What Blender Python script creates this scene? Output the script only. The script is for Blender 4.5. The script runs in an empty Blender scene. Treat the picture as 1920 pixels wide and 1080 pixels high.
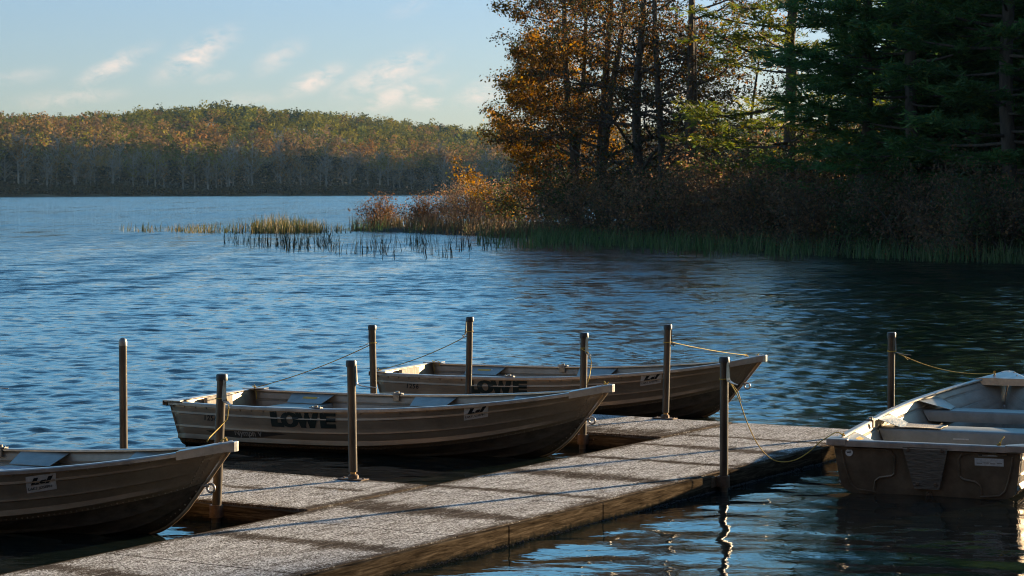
import bpy, math, random
import numpy as np
from mathutils import Vector, Matrix, Euler
R = math.radians
C = bpy.context.scene.collection
SC = bpy.context.scene

# ---------------------------------------------------------------- camera, sky, sun, exposure
F_PX, CAM_H, HORIZ = 4190.0, 2.1, 358.0          # measured on the 1920 x 1080 photograph
PITCH = math.atan((540 - HORIZ) / F_PX)
cam_d = bpy.data.cameras.new('camera'); cam = bpy.data.objects.new('camera', cam_d); C.objects.link(cam)
cam.location = (0, 0, CAM_H); cam.rotation_euler = (R(90) - PITCH, 0, 0)
cam_d.sensor_width = 36; cam_d.lens = 36 * F_PX / 1920; cam_d.clip_start = .1; cam_d.clip_end = 6000
cam_d.dof.use_dof = True; cam_d.dof.focus_distance = 16.5; cam_d.dof.aperture_fstop = 13
SC.camera = cam
SUN_EL, SUN_AZ = R(10.5), R(49.7)                 # azimuth clockwise from +Y
SUN_DIR = Vector((math.sin(SUN_AZ) * math.cos(SUN_EL), math.cos(SUN_AZ) * math.cos(SUN_EL), math.sin(SUN_EL)))
SC.view_settings.view_transform = 'Standard'; SC.view_settings.look = 'None'
SC.view_settings.gamma = 1; SC.view_settings.exposure = 1.7
SC.render.engine = 'CYCLES'
SC.cycles.use_denoising = True; SC.cycles.pixel_filter_type = 'BLACKMAN_HARRIS'; SC.cycles.filter_width = 1.05
SC.cycles.max_bounces = 6; SC.cycles.diffuse_bounces = 3; SC.cycles.glossy_bounces = 3
SC.cycles.transmission_bounces = 3; SC.cycles.transparent_max_bounces = 4; SC.cycles.volume_bounces = 0
SC.cycles.sample_clamp_indirect = 6

W = bpy.data.worlds.new('World'); SC.world = W; W.use_nodes = True
wt = W.node_tree; wn = wt.nodes; wl = wt.links
for n in list(wn): wn.remove(n)
def wnode(t, **k):
    n = wn.new(t)
    for a, b in k.items(): setattr(n, a, b)
    return n
sky = wnode('ShaderNodeTexSky', sky_type='NISHITA', sun_disc=False, sun_elevation=SUN_EL, sun_rotation=SUN_AZ,
            air_density=1.0, dust_density=0.6, ozone_density=2.2, altitude=300)
tc = wnode('ShaderNodeTexCoord')
sep = wnode('ShaderNodeSeparateXYZ'); wl.new(tc.outputs['Generated'], sep.inputs[0])
ydiv = wnode('ShaderNodeMath', operation='MAXIMUM'); wl.new(sep.outputs[1], ydiv.inputs[0]); ydiv.inputs[1].default_value = .05
az = wnode('ShaderNodeMath', operation='DIVIDE'); wl.new(sep.outputs[0], az.inputs[0]); wl.new(ydiv.outputs[0], az.inputs[1])
el = wnode('ShaderNodeMath', operation='DIVIDE'); wl.new(sep.outputs[2], el.inputs[0]); wl.new(ydiv.outputs[0], el.inputs[1])
ae = wnode('ShaderNodeCombineXYZ'); wl.new(az.outputs[0], ae.inputs[0]); wl.new(el.outputs[0], ae.inputs[1])
clouds = [(372, 104, 78, 26, 30, 1.0), (218, 124, 74, 17, 26, .8), (525, 108, 50, 20, 30, .55), (592, 152, 62, 18, 24, .95),
          (728, 138, 96, 26, 22, 1.0), (750, 178, 85, 20, 18, .9), (800, 192, 36, 14, 0, .9), (130, 184, 100, 16, 6, .5),
          (405, 146, 34, 10, 10, .5), (470, 186, 60, 12, 0, .4), (905, 175, 55, 20, 20, .8), (40, 146, 70, 14, 10, .35),
          (1290, 190, 120, 40, 10, .8), (770, 15, 40, 14, 20, .25)]
nz = wnode('ShaderNodeTexNoise'); nz.inputs['Scale'].default_value = 130; nz.inputs['Detail'].default_value = 8; nz.inputs['Roughness'].default_value = .68; nz.inputs['Distortion'].default_value = .5
nmap = wnode('ShaderNodeMapping'); nmap.inputs['Rotation'].default_value = (0, 0, R(-32)); nmap.inputs['Scale'].default_value = (.55, 1.25, 1)
wl.new(ae.outputs[0], nmap.inputs['Vector']); wl.new(nmap.outputs[0], nz.inputs['Vector'])
acc = None
for (px, py, wx, wy, rot, amp) in clouds:
    m = wnode('ShaderNodeMapping', vector_type='TEXTURE')
    m.inputs['Location'].default_value = ((px - 960) / F_PX, (HORIZ - py) / F_PX, 0)
    m.inputs['Rotation'].default_value = (0, 0, R(rot)); m.inputs['Scale'].default_value = (wx * 1.25 / F_PX, wy * 1.3 / F_PX, 1)
    wl.new(ae.outputs[0], m.inputs['Vector'])
    ln = wnode('ShaderNodeVectorMath', operation='LENGTH'); wl.new(m.outputs[0], ln.inputs[0])
    mr = wnode('ShaderNodeMapRange', interpolation_type='SMOOTHSTEP'); mr.inputs['From Min'].default_value = 1.25; mr.inputs['From Max'].default_value = 0
    mr.inputs['To Min'].default_value = 0; mr.inputs['To Max'].default_value = amp * .9
    wl.new(ln.outputs['Value'], mr.inputs['Value'])
    if acc is None: acc = mr.outputs[0]
    else:
        a = wnode('ShaderNodeMath', operation='MAXIMUM'); wl.new(acc, a.inputs[0]); wl.new(mr.outputs[0], a.inputs[1]); acc = a.outputs[0]
nm = wnode('ShaderNodeMapRange'); wl.new(nz.outputs['Fac'], nm.inputs['Value']); nm.inputs['From Min'].default_value = .38; nm.inputs['From Max'].default_value = .62
cm = wnode('ShaderNodeMath', operation='MULTIPLY'); wl.new(acc, cm.inputs[0]); wl.new(nm.outputs[0], cm.inputs[1])
cms = wnode('ShaderNodeMath', operation='MULTIPLY', use_clamp=True); wl.new(cm.outputs[0], cms.inputs[0]); cms.inputs[1].default_value = .95
tint = wnode('ShaderNodeMix', data_type='RGBA', blend_type='MULTIPLY'); tint.inputs['Factor'].default_value = 1
wl.new(sky.outputs[0], tint.inputs['A']); 
# added tint: blue-green boost above the view brightens the water, near neutral behind camera
def wmix(fac, a, b):
    m = wnode('ShaderNodeMix', data_type='RGBA'); wl.new(fac, m.inputs['Factor'])
    for q, k in ((a, 'A'), (b, 'B')):
        if isinstance(q, tuple): m.inputs[k].default_value = (*q, 1)
        else: wl.new(q, m.inputs[k])
    return m.outputs['Result']
def wrange(src, a, b):
    m = wnode('ShaderNodeMapRange', interpolation_type='SMOOTHSTEP'); wl.new(src, m.inputs['Value']); m.inputs['From Min'].default_value = a; m.inputs['From Max'].default_value = b; return m.outputs[0]
up = wmix(wrange(sep.outputs[2], .075, .235), (.67, .745, 1.01), (1.0, 1.74, 1.98))
wl.new(wmix(wrange(sep.outputs[1], -.3, .5), (.98, .97, 1.0), up), tint.inputs['B'])
cmix = wnode('ShaderNodeMix', data_type='RGBA'); wl.new(cms.outputs[0], cmix.inputs['Factor']); wl.new(tint.outputs['Result'], cmix.inputs['A'])
cmix.inputs['B'].default_value = (6.4, 5.2, 4.5, 1)
bg = wnode('ShaderNodeBackground'); bg.inputs['Strength'].default_value = .052; wl.new(cmix.outputs['Result'], bg.inputs['Color'])
wo = wnode('ShaderNodeOutputWorld'); wl.new(bg.outputs[0], wo.inputs[0])

sun_d = bpy.data.lights.new('sun', 'SUN'); sun_d.energy = 5.0; sun_d.angle = R(.6); sun_d.color = (1.0, .74, .44)
sun = bpy.data.objects.new('sun', sun_d); C.objects.link(sun)
sun.rotation_euler = SUN_DIR.to_track_quat('Z', 'Y').to_euler()

# ---------------------------------------------------------------- helpers
CP, SP = math.cos(PITCH), math.sin(PITCH)
def un(px, py, z=0.0):
    a = (px - 960) / F_PX; b = (540 - py) / F_PX
    d = (a, CP + b * SP, -SP + b * CP); t = (z - CAM_H) / d[2]
    return (d[0] * t, d[1] * t)
def uny(px, py, y):
    a = (px - 960) / F_PX; b = (540 - py) / F_PX
    d = (a, CP + b * SP, -SP + b * CP); t = y / d[1]
    return (d[0] * t, y, CAM_H + d[2] * t)
def fmesh(name, verts, faces, smooth=False):
    me = bpy.data.meshes.new(name)
    if isinstance(verts, np.ndarray) and isinstance(faces, np.ndarray):
        nv, nf, k = len(verts), len(faces), faces.shape[1]
        me.vertices.add(nv); me.vertices.foreach_set('co', verts.astype(np.float32).ravel())
        me.loops.add(nf * k); me.loops.foreach_set('vertex_index', faces.astype(np.int32).ravel())
        me.polygons.add(nf); me.polygons.foreach_set('loop_start', np.arange(0, nf * k, k, dtype=np.int32))
        me.polygons.foreach_set('loop_total', np.full(nf, k, dtype=np.int32))
        me.update(calc_edges=True)
    else:
        me.from_pydata([tuple(v) for v in verts], [], [tuple(f) for f in faces]); me.update()
    if smooth: me.polygons.foreach_set('use_smooth', np.ones(len(me.polygons), dtype=bool))
    return me
def obj(name, me, mat=None, parent=None):
    o = bpy.data.objects.new(name, me); C.objects.link(o)
    if mat is not None:
        for m in (mat if isinstance(mat, (list, tuple)) else [mat]): me.materials.append(m)
    if parent is not None: o.parent = parent
    return o
def tag(o, label=None, cat=None, group=None, kind=None):
    if label: o['label'] = label
    if cat: o['category'] = cat
    if group: o['group'] = group
    if kind: o['kind'] = kind
    return o
def empty(name, loc=(0, 0, 0), rz=0.0):
    o = bpy.data.objects.new(name, None); C.objects.link(o); o.location = loc; o.rotation_euler = (0, 0, rz); o.empty_display_size = .2
    return o
def copy_tree(o, parent=None):
    c = o.copy(); C.objects.link(c)
    if parent is not None: c.parent = parent
    for ch in list(o.children): copy_tree(ch, c)
    return c
class MB:
    """collects simple shapes into one mesh"""
    def __init__(s): s.v = []; s.f = []
    def add(s, v, f):
        k = len(s.v); s.v += [tuple(a) for a in v]; s.f += [tuple(i + k for i in q) for q in f]
    def box(s, c, d, M=None, bev=0.0):
        x, y, z = d[0] / 2, d[1] / 2, d[2] / 2
        if bev > 0:
            b = bev; v = []
            for sz in (-1, 1):
                for (sx, sy) in ((-1, -1), (1, -1), (1, 1), (-1, 1)): v.append((sx * (x - b), sy * (y - b), sz * z))
            for sz in (-1, 1):
                for (sx, sy) in ((-1, -1), (1, -1), (1, 1), (-1, 1)): v.append((sx * x, sy * (y - b), sz * (z - b)))
            for sz in (-1, 1):
                for (sx, sy) in ((-1, -1), (1, -1), (1, 1), (-1, 1)): v.append((sx * (x - b), sy * y, sz * (z - b)))
            import itertools
            P = [Vector(p) for p in v]
            import bmesh
            bm = bmesh.new()
            for p in P: bm.verts.new(p)
            bmesh.ops.convex_hull(bm, input=bm.verts); bm.verts.ensure_lookup_table(); bm.verts.index_update()
            V = [w.co.copy() for w in bm.verts]; Fc = [[w.index for w in f.verts] for f in bm.faces]; bm.free()
        else:
            V = [Vector((sx * x, sy * y, sz * z)) for sz in (-1, 1) for (sx, sy) in ((-1, -1), (1, -1), (1, 1), (-1, 1))]
            Fc = [(3, 2, 1, 0), (4, 5, 6, 7), (0, 1, 5, 4), (1, 2, 6, 5), (2, 3, 7, 6), (3, 0, 4, 7)]
        if M is not None: V = [M @ p for p in V]
        c = Vector(c); s.add([p + c for p in V], Fc)
    def hexa(s, bottom, top):
        s.add(list(bottom) + list(top), [(3, 2, 1, 0), (4, 5, 6, 7), (0, 1, 5, 4), (1, 2, 6, 5), (2, 3, 7, 6), (3, 0, 4, 7)])
    def prism(s, pts, off):
        """closed outline pts (3D) extruded by vector off"""
        n = len(pts); P = [Vector(p) for p in pts]; o = Vector(off)
        s.add(P + [p + o for p in P], [tuple(range(n - 1, -1, -1)), tuple(range(n, 2 * n))] + [(i, (i + 1) % n, n + (i + 1) % n, n + i) for i in range(n)])
    def tube(s, pts, rad, n=8, cap=True):
        P = [Vector(p) for p in pts]; m = len(P)
        r = rad if isinstance(rad, (list, tuple)) else [rad] * m
        v = []; f = []; prev = None
        for i, p in enumerate(P):
            t = (P[min(i + 1, m - 1)] - P[max(i - 1, 0)])
            t = t.normalized() if t.length > 1e-9 else Vector((0, 0, 1))
            a = prev - t * prev.dot(t) if prev is not None else t.orthogonal()
            if a.length < 1e-6: a = t.orthogonal()
            a.normalize(); prev = a; b = t.cross(a)
            for k in range(n):
                g = 2 * math.pi * k / n; v.append(p + (a * math.cos(g) + b * math.sin(g)) * r[i])
        for i in range(m - 1):
            for k in range(n):
                f.append((i * n + k, i * n + (k + 1) % n, (i + 1) * n + (k + 1) % n, (i + 1) * n + k))
        if cap: f.append(tuple(range(n - 1, -1, -1))); f.append(tuple((m - 1) * n + k for k in range(n)))
        s.add(v, f)
    def lathe(s, prof, c=(0, 0, 0), n=20, M=None):
        v = []; f = []
        for (r, z) in prof:
            for k in range(n):
                g = 2 * math.pi * k / n; p = Vector((r * math.cos(g), r * math.sin(g), z)); v.append((M @ p if M else p) + Vector(c))
        for i in range(len(prof) - 1):
            for k in range(n): f.append((i * n + k, i * n + (k + 1) % n, (i + 1) * n + (k + 1) % n, (i + 1) * n + k))
        f.append(tuple(range(n - 1, -1, -1))); f.append(tuple((len(prof) - 1) * n + k for k in range(n)))
        s.add(v, f)
    def torus(s, c, R1, r, M=None, n=18, k=8):
        v = []; f = []
        for i in range(n):
            a = 2 * math.pi * i / n
            for j in range(k):
                b = 2 * math.pi * j / k; p = Vector(((R1 + r * math.cos(b)) * math.cos(a), (R1 + r * math.cos(b)) * math.sin(a), r * math.sin(b)))
                v.append((M @ p if M else p) + Vector(c))
        for i in range(n):
            for j in range(k): f.append((i * k + j, ((i + 1) % n) * k + j, ((i + 1) % n) * k + (j + 1) % k, i * k + (j + 1) % k))
        s.add(v, f)
    def build(s, name, mat, parent=None, smooth=False, sharp=None):
        me = fmesh(name, s.v, s.f, smooth)
        if sharp: me.set_sharp_from_angle(angle=R(sharp))
        return obj(name, me, mat, parent)

# ---------------------------------------------------------------- materials
def mat(name):
    m = bpy.data.materials.new(name); m.use_nodes = True; t = m.node_tree
    for n in list(t.nodes): t.nodes.remove(n)
    out = t.nodes.new('ShaderNodeOutputMaterial'); p = t.nodes.new('ShaderNodeBsdfPrincipled'); t.links.new(p.outputs[0], out.inputs[0])
    def N(ty, **k):
        n = t.nodes.new(ty)
        for a, b in k.items():
            if a.startswith('i_'): n.inputs[a[2:].replace('_', ' ')].default_value = b
            else: setattr(n, a, b)
        return n
    return m, t, p, N, t.links.new
def ramp(N, stops):
    r = N('ShaderNodeValToRGB'); e = r.color_ramp.elements
    e[0].position, e[0].color = stops[0][0], (*stops[0][1], 1); e[1].position, e[1].color = stops[-1][0], (*stops[-1][1], 1)
    for pos, c in stops[1:-1]:
        q = e.new(pos); q.color = (*c, 1)
    return r
def noisy(name, c1, c2, scale, rough=.6, metal=0.0, bump=.0, stretch=(1, 1, 1), detail=5, bscale=None, coat=0):
    m, t, p, N, L = mat(name)
    tc = N('ShaderNodeTexCoord'); mp = N('ShaderNodeMapping', i_Scale=stretch); L(tc.outputs['Object'], mp.inputs[0])
    nz = N('ShaderNodeTexNoise', i_Scale=scale, i_Detail=detail, i_Roughness=.65); L(mp.outputs[0], nz.inputs['Vector'])
    r = ramp(N, [(.3, c1), (.7, c2)]); L(nz.outputs['Fac'], r.inputs[0]); L(r.outputs[0], p.inputs['Base Color'])
    p.inputs['Roughness'].default_value = rough; p.inputs['Metallic'].default_value = metal
    if bump:
        n2 = N('ShaderNodeTexNoise', i_Scale=bscale or scale * 3, i_Detail=4); L(mp.outputs[0], n2.inputs['Vector'])
        b = N('ShaderNodeBump', i_Strength=bump, i_Distance=.02); L(n2.outputs['Fac'], b.inputs['Height']); L(b.outputs[0], p.inputs['Normal'])
    return m
def flat(name, c, rough=.6, metal=0.0):
    return noisy(name, tuple(x * .82 for x in c), tuple(min(1, x * 1.12) for x in c), 14, rough, metal)
def leaf_mat(name, gain=1.0, trans=.45, rough=.6):
    m, t, p, N, L = mat(name)
    at = N('ShaderNodeVertexColor', layer_name='tint')
    p.inputs['Roughness'].default_value = rough; L(at.outputs['Color'], p.inputs['Base Color'])
    p.inputs['Specular IOR Level'].default_value = .25
    tr = N('ShaderNodeBsdfTranslucent'); mx = N('ShaderNodeMixShader'); mx.inputs[0].default_value = trans
    hs = N('ShaderNodeHueSaturation', i_Saturation=1.15, i_Value=1.5 * gain); L(at.outputs['Color'], hs.inputs['Color']); L(hs.outputs[0], tr.inputs['Color'])
    L(p.outputs[0], mx.inputs[1]); L(tr.outputs[0], mx.inputs[2])
    out = [n for n in t.nodes if n.type == 'OUTPUT_MATERIAL'][0]; L(mx.outputs[0], out.inputs[0])
    return m
M = {}
M['leaf'] = leaf_mat('leaf', 1.05, .45)
M['needle'] = leaf_mat('needle', 1.15, .38)
M['farleaf'] = leaf_mat('far_leaf', .9, .2); [setattr(n.inputs['Specular IOR Level'], 'default_value', 0) for n in M['farleaf'].node_tree.nodes if n.type == 'BSDF_PRINCIPLED']
M['reed'] = leaf_mat('reed', 1.0, .35)
M['bark'] = noisy('bark', (.035, .028, .022), (.13, .105, .085), 6, .9, 0, .6, (1, 1, .25), bscale=16)
M['far_bark'] = noisy('pale_bark', (.11, .10, .095), (.38, .36, .33), .22, .9)
M['soil'] = noisy('soil', (.02, .016, .01), (.06, .05, .03), 1.5, .95, 0, .5)
M['hillside'] = noisy('hillside', (.03, .03, .015), (.07, .055, .03), .05, .95)
M['post'] = noisy('post_paint', (.030, .024, .019), (.10, .078, .058), 11, .40, .45, .15, (1, 1, .3))
M['cap'] = noisy('black_cap', (.012, .011, .010), (.03, .027, .024), 20, .42)
M['galv'] = noisy('galvanised', (.16, .15, .14), (.33, .31, .28), 25, .42, .85)
M['rust'] = noisy('rusty_steel', (.07, .04, .022), (.16, .10, .06), 25, .65, .4, .2)
M['brass'] = noisy('weathered_brass', (.22, .12, .04), (.42, .25, .09), 30, .45, .7)
M['rope'] = noisy('yellow_rope', (.40, .25, .035), (.62, .42, .08), 60, .75, 0, .5, bscale=220)
M['paint_in'] = noisy('boat_interior_paint', (.25, .22, .175), (.38, .34, .28), 7, .5, .25, .05)
M['seat'] = noisy('bench_paint', (.20, .205, .185), (.29, .295, .27), 9, .42, .2, .04)
M['rail'] = noisy('aluminium_rail', (.33, .31, .29), (.55, .52, .48), 12, .36, .8, .05)
M['decal'] = noisy('green_lettering', (.004, .010, .008), (.012, .024, .018), 60, .6)
M['decal_black'] = flat('black_print', (.012, .012, .012), .5)
M['decal_dark'] = flat('dark_graphic', (.05, .04, .03), .5, .3)
M['decal_grey'] = flat('grey_print', (.33, .29, .24), .5)
M['placard'] = noisy('placard_white', (.44, .40, .36), (.62, .58, .53), 30, .5)
M['white_label'] = noisy('white_label', (.5, .48, .45), (.7, .68, .63), 60, .5)
M['yellow_label'] = flat('yellow_label', (.65, .34, .02), .5)
M['boardwood'] = noisy('motor_board_wood', (.07, .055, .042), (.21, .17, .125), 10, .8, 0, .4, (.5, 1, 7), bscale=14)
M['inner_board'] = noisy('pale_board_wood', (.16, .12, .07), (.52, .47, .40), 16, .75, 0, .3, (5, 5, .8))
M['frosted_pad'] = noisy('frosted_pad', (.22, .27, .33), (.5, .53, .56), 30, .7, 0, .4)
M['dead_leaf'] = flat('dead_leaf', (.30, .13, .03), .7)
M['fascia'] = noisy('weathered_board', (.075, .048, .024), (.25, .17, .09), 5, .75, 0, .5, (1, 1, 1), bscale=20)

def hull_material():
    m, t, p, N, L = mat('hull_aluminium')
    tc = N('ShaderNodeTexCoord'); sp = N('ShaderNodeSeparateXYZ'); L(tc.outputs['Object'], sp.inputs[0])
    n1 = N('ShaderNodeTexNoise', i_Scale=4, i_Detail=6, i_Roughness=.7); L(tc.outputs['Object'], n1.inputs['Vector'])
    r1 = ramp(N, [(.3, (.28, .208, .138)), (.7, (.42, .32, .22))]); L(n1.outputs['Fac'], r1.inputs[0])
    # water stains: scum band near the waterline, its edge broken by noise
    ad = N('ShaderNodeMath', operation='MULTIPLY_ADD'); L(n1.outputs['Fac'], ad.inputs[0]); ad.inputs[1].default_value = -.16; L(sp.outputs[2], ad.inputs[2])
    mr = N('ShaderNodeMapRange', interpolation_type='SMOOTHSTEP'); L(ad.outputs[0], mr.inputs['Value'])
    mr.inputs['From Min'].default_value = .11; mr.inputs['From Max'].default_value = -.06
    mx = N('ShaderNodeMix', data_type='RGBA'); L(mr.outputs[0], mx.inputs['Factor']); L(r1.outputs[0], mx.inputs['A']); mx.inputs['B'].default_value = (.15, .085, .035, 1)
    sc = N('ShaderNodeMapping', i_Scale=(3, 60, 60), i_Rotation=(0, R(12), 0)); L(tc.outputs['Object'], sc.inputs[0])
    n2 = N('ShaderNodeTexNoise', i_Scale=1.2, i_Detail=5, i_Roughness=.7); L(sc.outputs[0], n2.inputs['Vector'])
    r2 = ramp(N, [(.35, (.8, .8, .8)), (.62, (1, 1, 1)), (.75, (1.25, 1.25, 1.25))]); L(n2.outputs['Fac'], r2.inputs[0])
    m2 = N('ShaderNodeMix', data_type='RGBA', blend_type='MULTIPLY'); m2.inputs['Factor'].default_value = .7; L(mx.outputs['Result'], m2.inputs['A']); L(r2.outputs[0], m2.inputs['B'])
    L(m2.outputs['Result'], p.inputs['Base Color']); p.inputs['Metallic'].default_value = .4
    rr = N('ShaderNodeMapRange'); L(n2.outputs['Fac'], rr.inputs['Value']); rr.inputs['To Min'].default_value = .30; rr.inputs['To Max'].default_value = .52; L(rr.outputs[0], p.inputs['Roughness'])
    n3 = N('ShaderNodeTexNoise', i_Scale=7, i_Detail=2); L(tc.outputs['Object'], n3.inputs['Vector'])
    b = N('ShaderNodeBump', i_Strength=.4, i_Distance=.016); L(n3.outputs['Fac'], b.inputs['Height']); L(b.outputs[0], p.inputs['Normal'])
    return m
M['hull'] = hull_material()
M['hull_bottom'] = noisy('shaded_hull_bottom', (.045, .032, .020), (.14, .105, .07), 5, .55, .3, .1, (1, 4, 4))  # underside shade put into the colour: darker skin below the chine
M['transom'] = noisy('stained_transom', (.10, .066, .038), (.25, .175, .11), 6, .48, .4, .12)

def deck_material():
    m, t, p, N, L = mat('frosted_deck')
    tc = N('ShaderNodeTexCoord'); bare = N('ShaderNodeAttribute', attribute_name='bare')
    mp = N('ShaderNodeMapping', i_Scale=(22, 1.6, 10)); L(tc.outputs['Object'], mp.inputs[0])
    n1 = N('ShaderNodeTexNoise', i_Scale=2.2, i_Detail=7, i_Roughness=.7); L(mp.outputs[0], n1.inputs['Vector'])
    wood = ramp(N, [(.28, (.024, .019, .015)), (.5, (.072, .058, .047)), (.75, (.17, .138, .11))]); L(n1.outputs['Fac'], wood.inputs[0])
    g = N('ShaderNodeTexNoise', i_Scale=55, i_Detail=6, i_Roughness=.85); L(tc.outputs['Object'], g.inputs['Vector'])
    big = N('ShaderNodeTexNoise', i_Scale=7, i_Detail=5, i_Roughness=.65); mp2 = N('ShaderNodeMapping', i_Scale=(1.9, .55, 1)); L(tc.outputs['Object'], mp2.inputs[0]); L(mp2.outputs[0], big.inputs['Vector'])
    p.inputs['Specular IOR Level'].default_value = .0
    # cover = 1 - bare + noise
    a = N('ShaderNodeMath', operation='SUBTRACT'); a.inputs[0].default_value = 1.0; bm_ = N('ShaderNodeMath', operation='MULTIPLY'); L(bare.outputs['Fac'], bm_.inputs[0]); bm_.inputs[1].default_value = .68; L(bm_.outputs[0], a.inputs[1])
    b = N('ShaderNodeMapRange'); L(big.outputs['Fac'], b.inputs['Value']); b.inputs['From Min'].default_value = .3; b.inputs['From Max'].default_value = .7; b.inputs['To Min'].default_value = -.34; b.inputs['To Max'].default_value = .36
    c = N('ShaderNodeMath', operation='ADD'); L(a.outputs[0], c.inputs[0]); L(b.outputs[0], c.inputs[1])
    d = N('ShaderNodeMapRange'); L(g.outputs['Fac'], d.inputs['Value']); d.inputs['From Min'].default_value = .28; d.inputs['From Max'].default_value = .72; d.inputs['To Min'].default_value = -1.0; d.inputs['To Max'].default_value = .8
    e = N('ShaderNodeMath', operation='ADD'); L(c.outputs[0], e.inputs[0]); L(d.outputs[0], e.inputs[1])
    f = N('ShaderNodeMapRange', interpolation_type='SMOOTHSTEP'); L(e.outputs[0], f.inputs['Value']); f.inputs['From Min'].default_value = .35; f.inputs['From Max'].default_value = .95
    g2 = N('ShaderNodeTexNoise', i_Scale=85, i_Detail=4, i_Roughness=.8); L(tc.outputs['Object'], g2.inputs['Vector'])
    fr = ramp(N, [(.40, (.075, .071, .067)), (.5, (.29, .285, .28)), (.60, (.80, .80, .80))]); L(g2.outputs['Fac'], fr.inputs[0])
    mx = N('ShaderNodeMix', data_type='RGBA'); L(f.outputs[0], mx.inputs['Factor']); L(wood.outputs[0], mx.inputs['A']); L(fr.outputs[0], mx.inputs['B'])
    L(mx.outputs['Result'], p.inputs['Base Color'])
    ro = N('ShaderNodeMapRange'); L(f.outputs[0], ro.inputs['Value']); ro.inputs['To Min'].default_value = .9; ro.inputs['To Max'].default_value = .8; L(ro.outputs[0], p.inputs['Roughness'])
    h = N('ShaderNodeMath', operation='MULTIPLY'); L(f.outputs[0], h.inputs[0]); L(g2.outputs['Fac'], h.inputs[1])
    bp = N('ShaderNodeBump', i_Strength=.9, i_Distance=.006); L(h.outputs[0], bp.inputs['Height'])
    bw = N('ShaderNodeBump', i_Strength=.35, i_Distance=.004); L(n1.outputs['Fac'], bw.inputs['Height']); L(bp.outputs[0], bw.inputs['Normal']); L(bw.outputs[0], p.inputs['Normal'])
    return m
M['deck'] = deck_material()
def fascia_material():
    m, t, p, N, L = mat('weathered_fascia')
    tc = N('ShaderNodeTexCoord'); sp = N('ShaderNodeSeparateXYZ'); L(tc.outputs['Object'], sp.inputs[0])
    mp = N('ShaderNodeMapping', i_Scale=(2, 2, 26)); L(tc.outputs['Object'], mp.inputs[0])
    n1 = N('ShaderNodeTexNoise', i_Scale=2.0, i_Detail=7, i_Roughness=.7, i_Distortion=.6); L(mp.outputs[0], n1.inputs['Vector'])
    wood = ramp(N, [(.34, (.013, .010, .007)), (.5, (.048, .036, .024)), (.7, (.115, .089, .061))]); L(n1.outputs['Fac'], wood.inputs[0])
    n2 = N('ShaderNodeTexNoise', i_Scale=22, i_Detail=5); L(tc.outputs['Object'], n2.inputs['Vector'])
    ad = N('ShaderNodeMath', operation='MULTIPLY_ADD'); L(n2.outputs['Fac'], ad.inputs[0]); ad.inputs[1].default_value = -.07; L(sp.outputs[2], ad.inputs[2])
    mr = N('ShaderNodeMapRange', interpolation_type='SMOOTHSTEP'); L(ad.outputs[0], mr.inputs['Value']); mr.inputs['From Min'].default_value = .012; mr.inputs['From Max'].default_value = -.025
    mx = N('ShaderNodeMix', data_type='RGBA'); L(mr.outputs[0], mx.inputs['Factor']); L(wood.outputs[0], mx.inputs['A']); mx.inputs['B'].default_value = (.012, .012, .010, 1)
    L(mx.outputs['Result'], p.inputs['Base Color']); p.inputs['Roughness'].default_value = .9; p.inputs['Specular IOR Level'].default_value = .0
    b = N('ShaderNodeBump', i_Strength=.5, i_Distance=.006); L(n1.outputs['Fac'], b.inputs['Height']); L(b.outputs[0], p.inputs['Normal'])
    return m
M['fascia'] = fascia_material()

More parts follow.
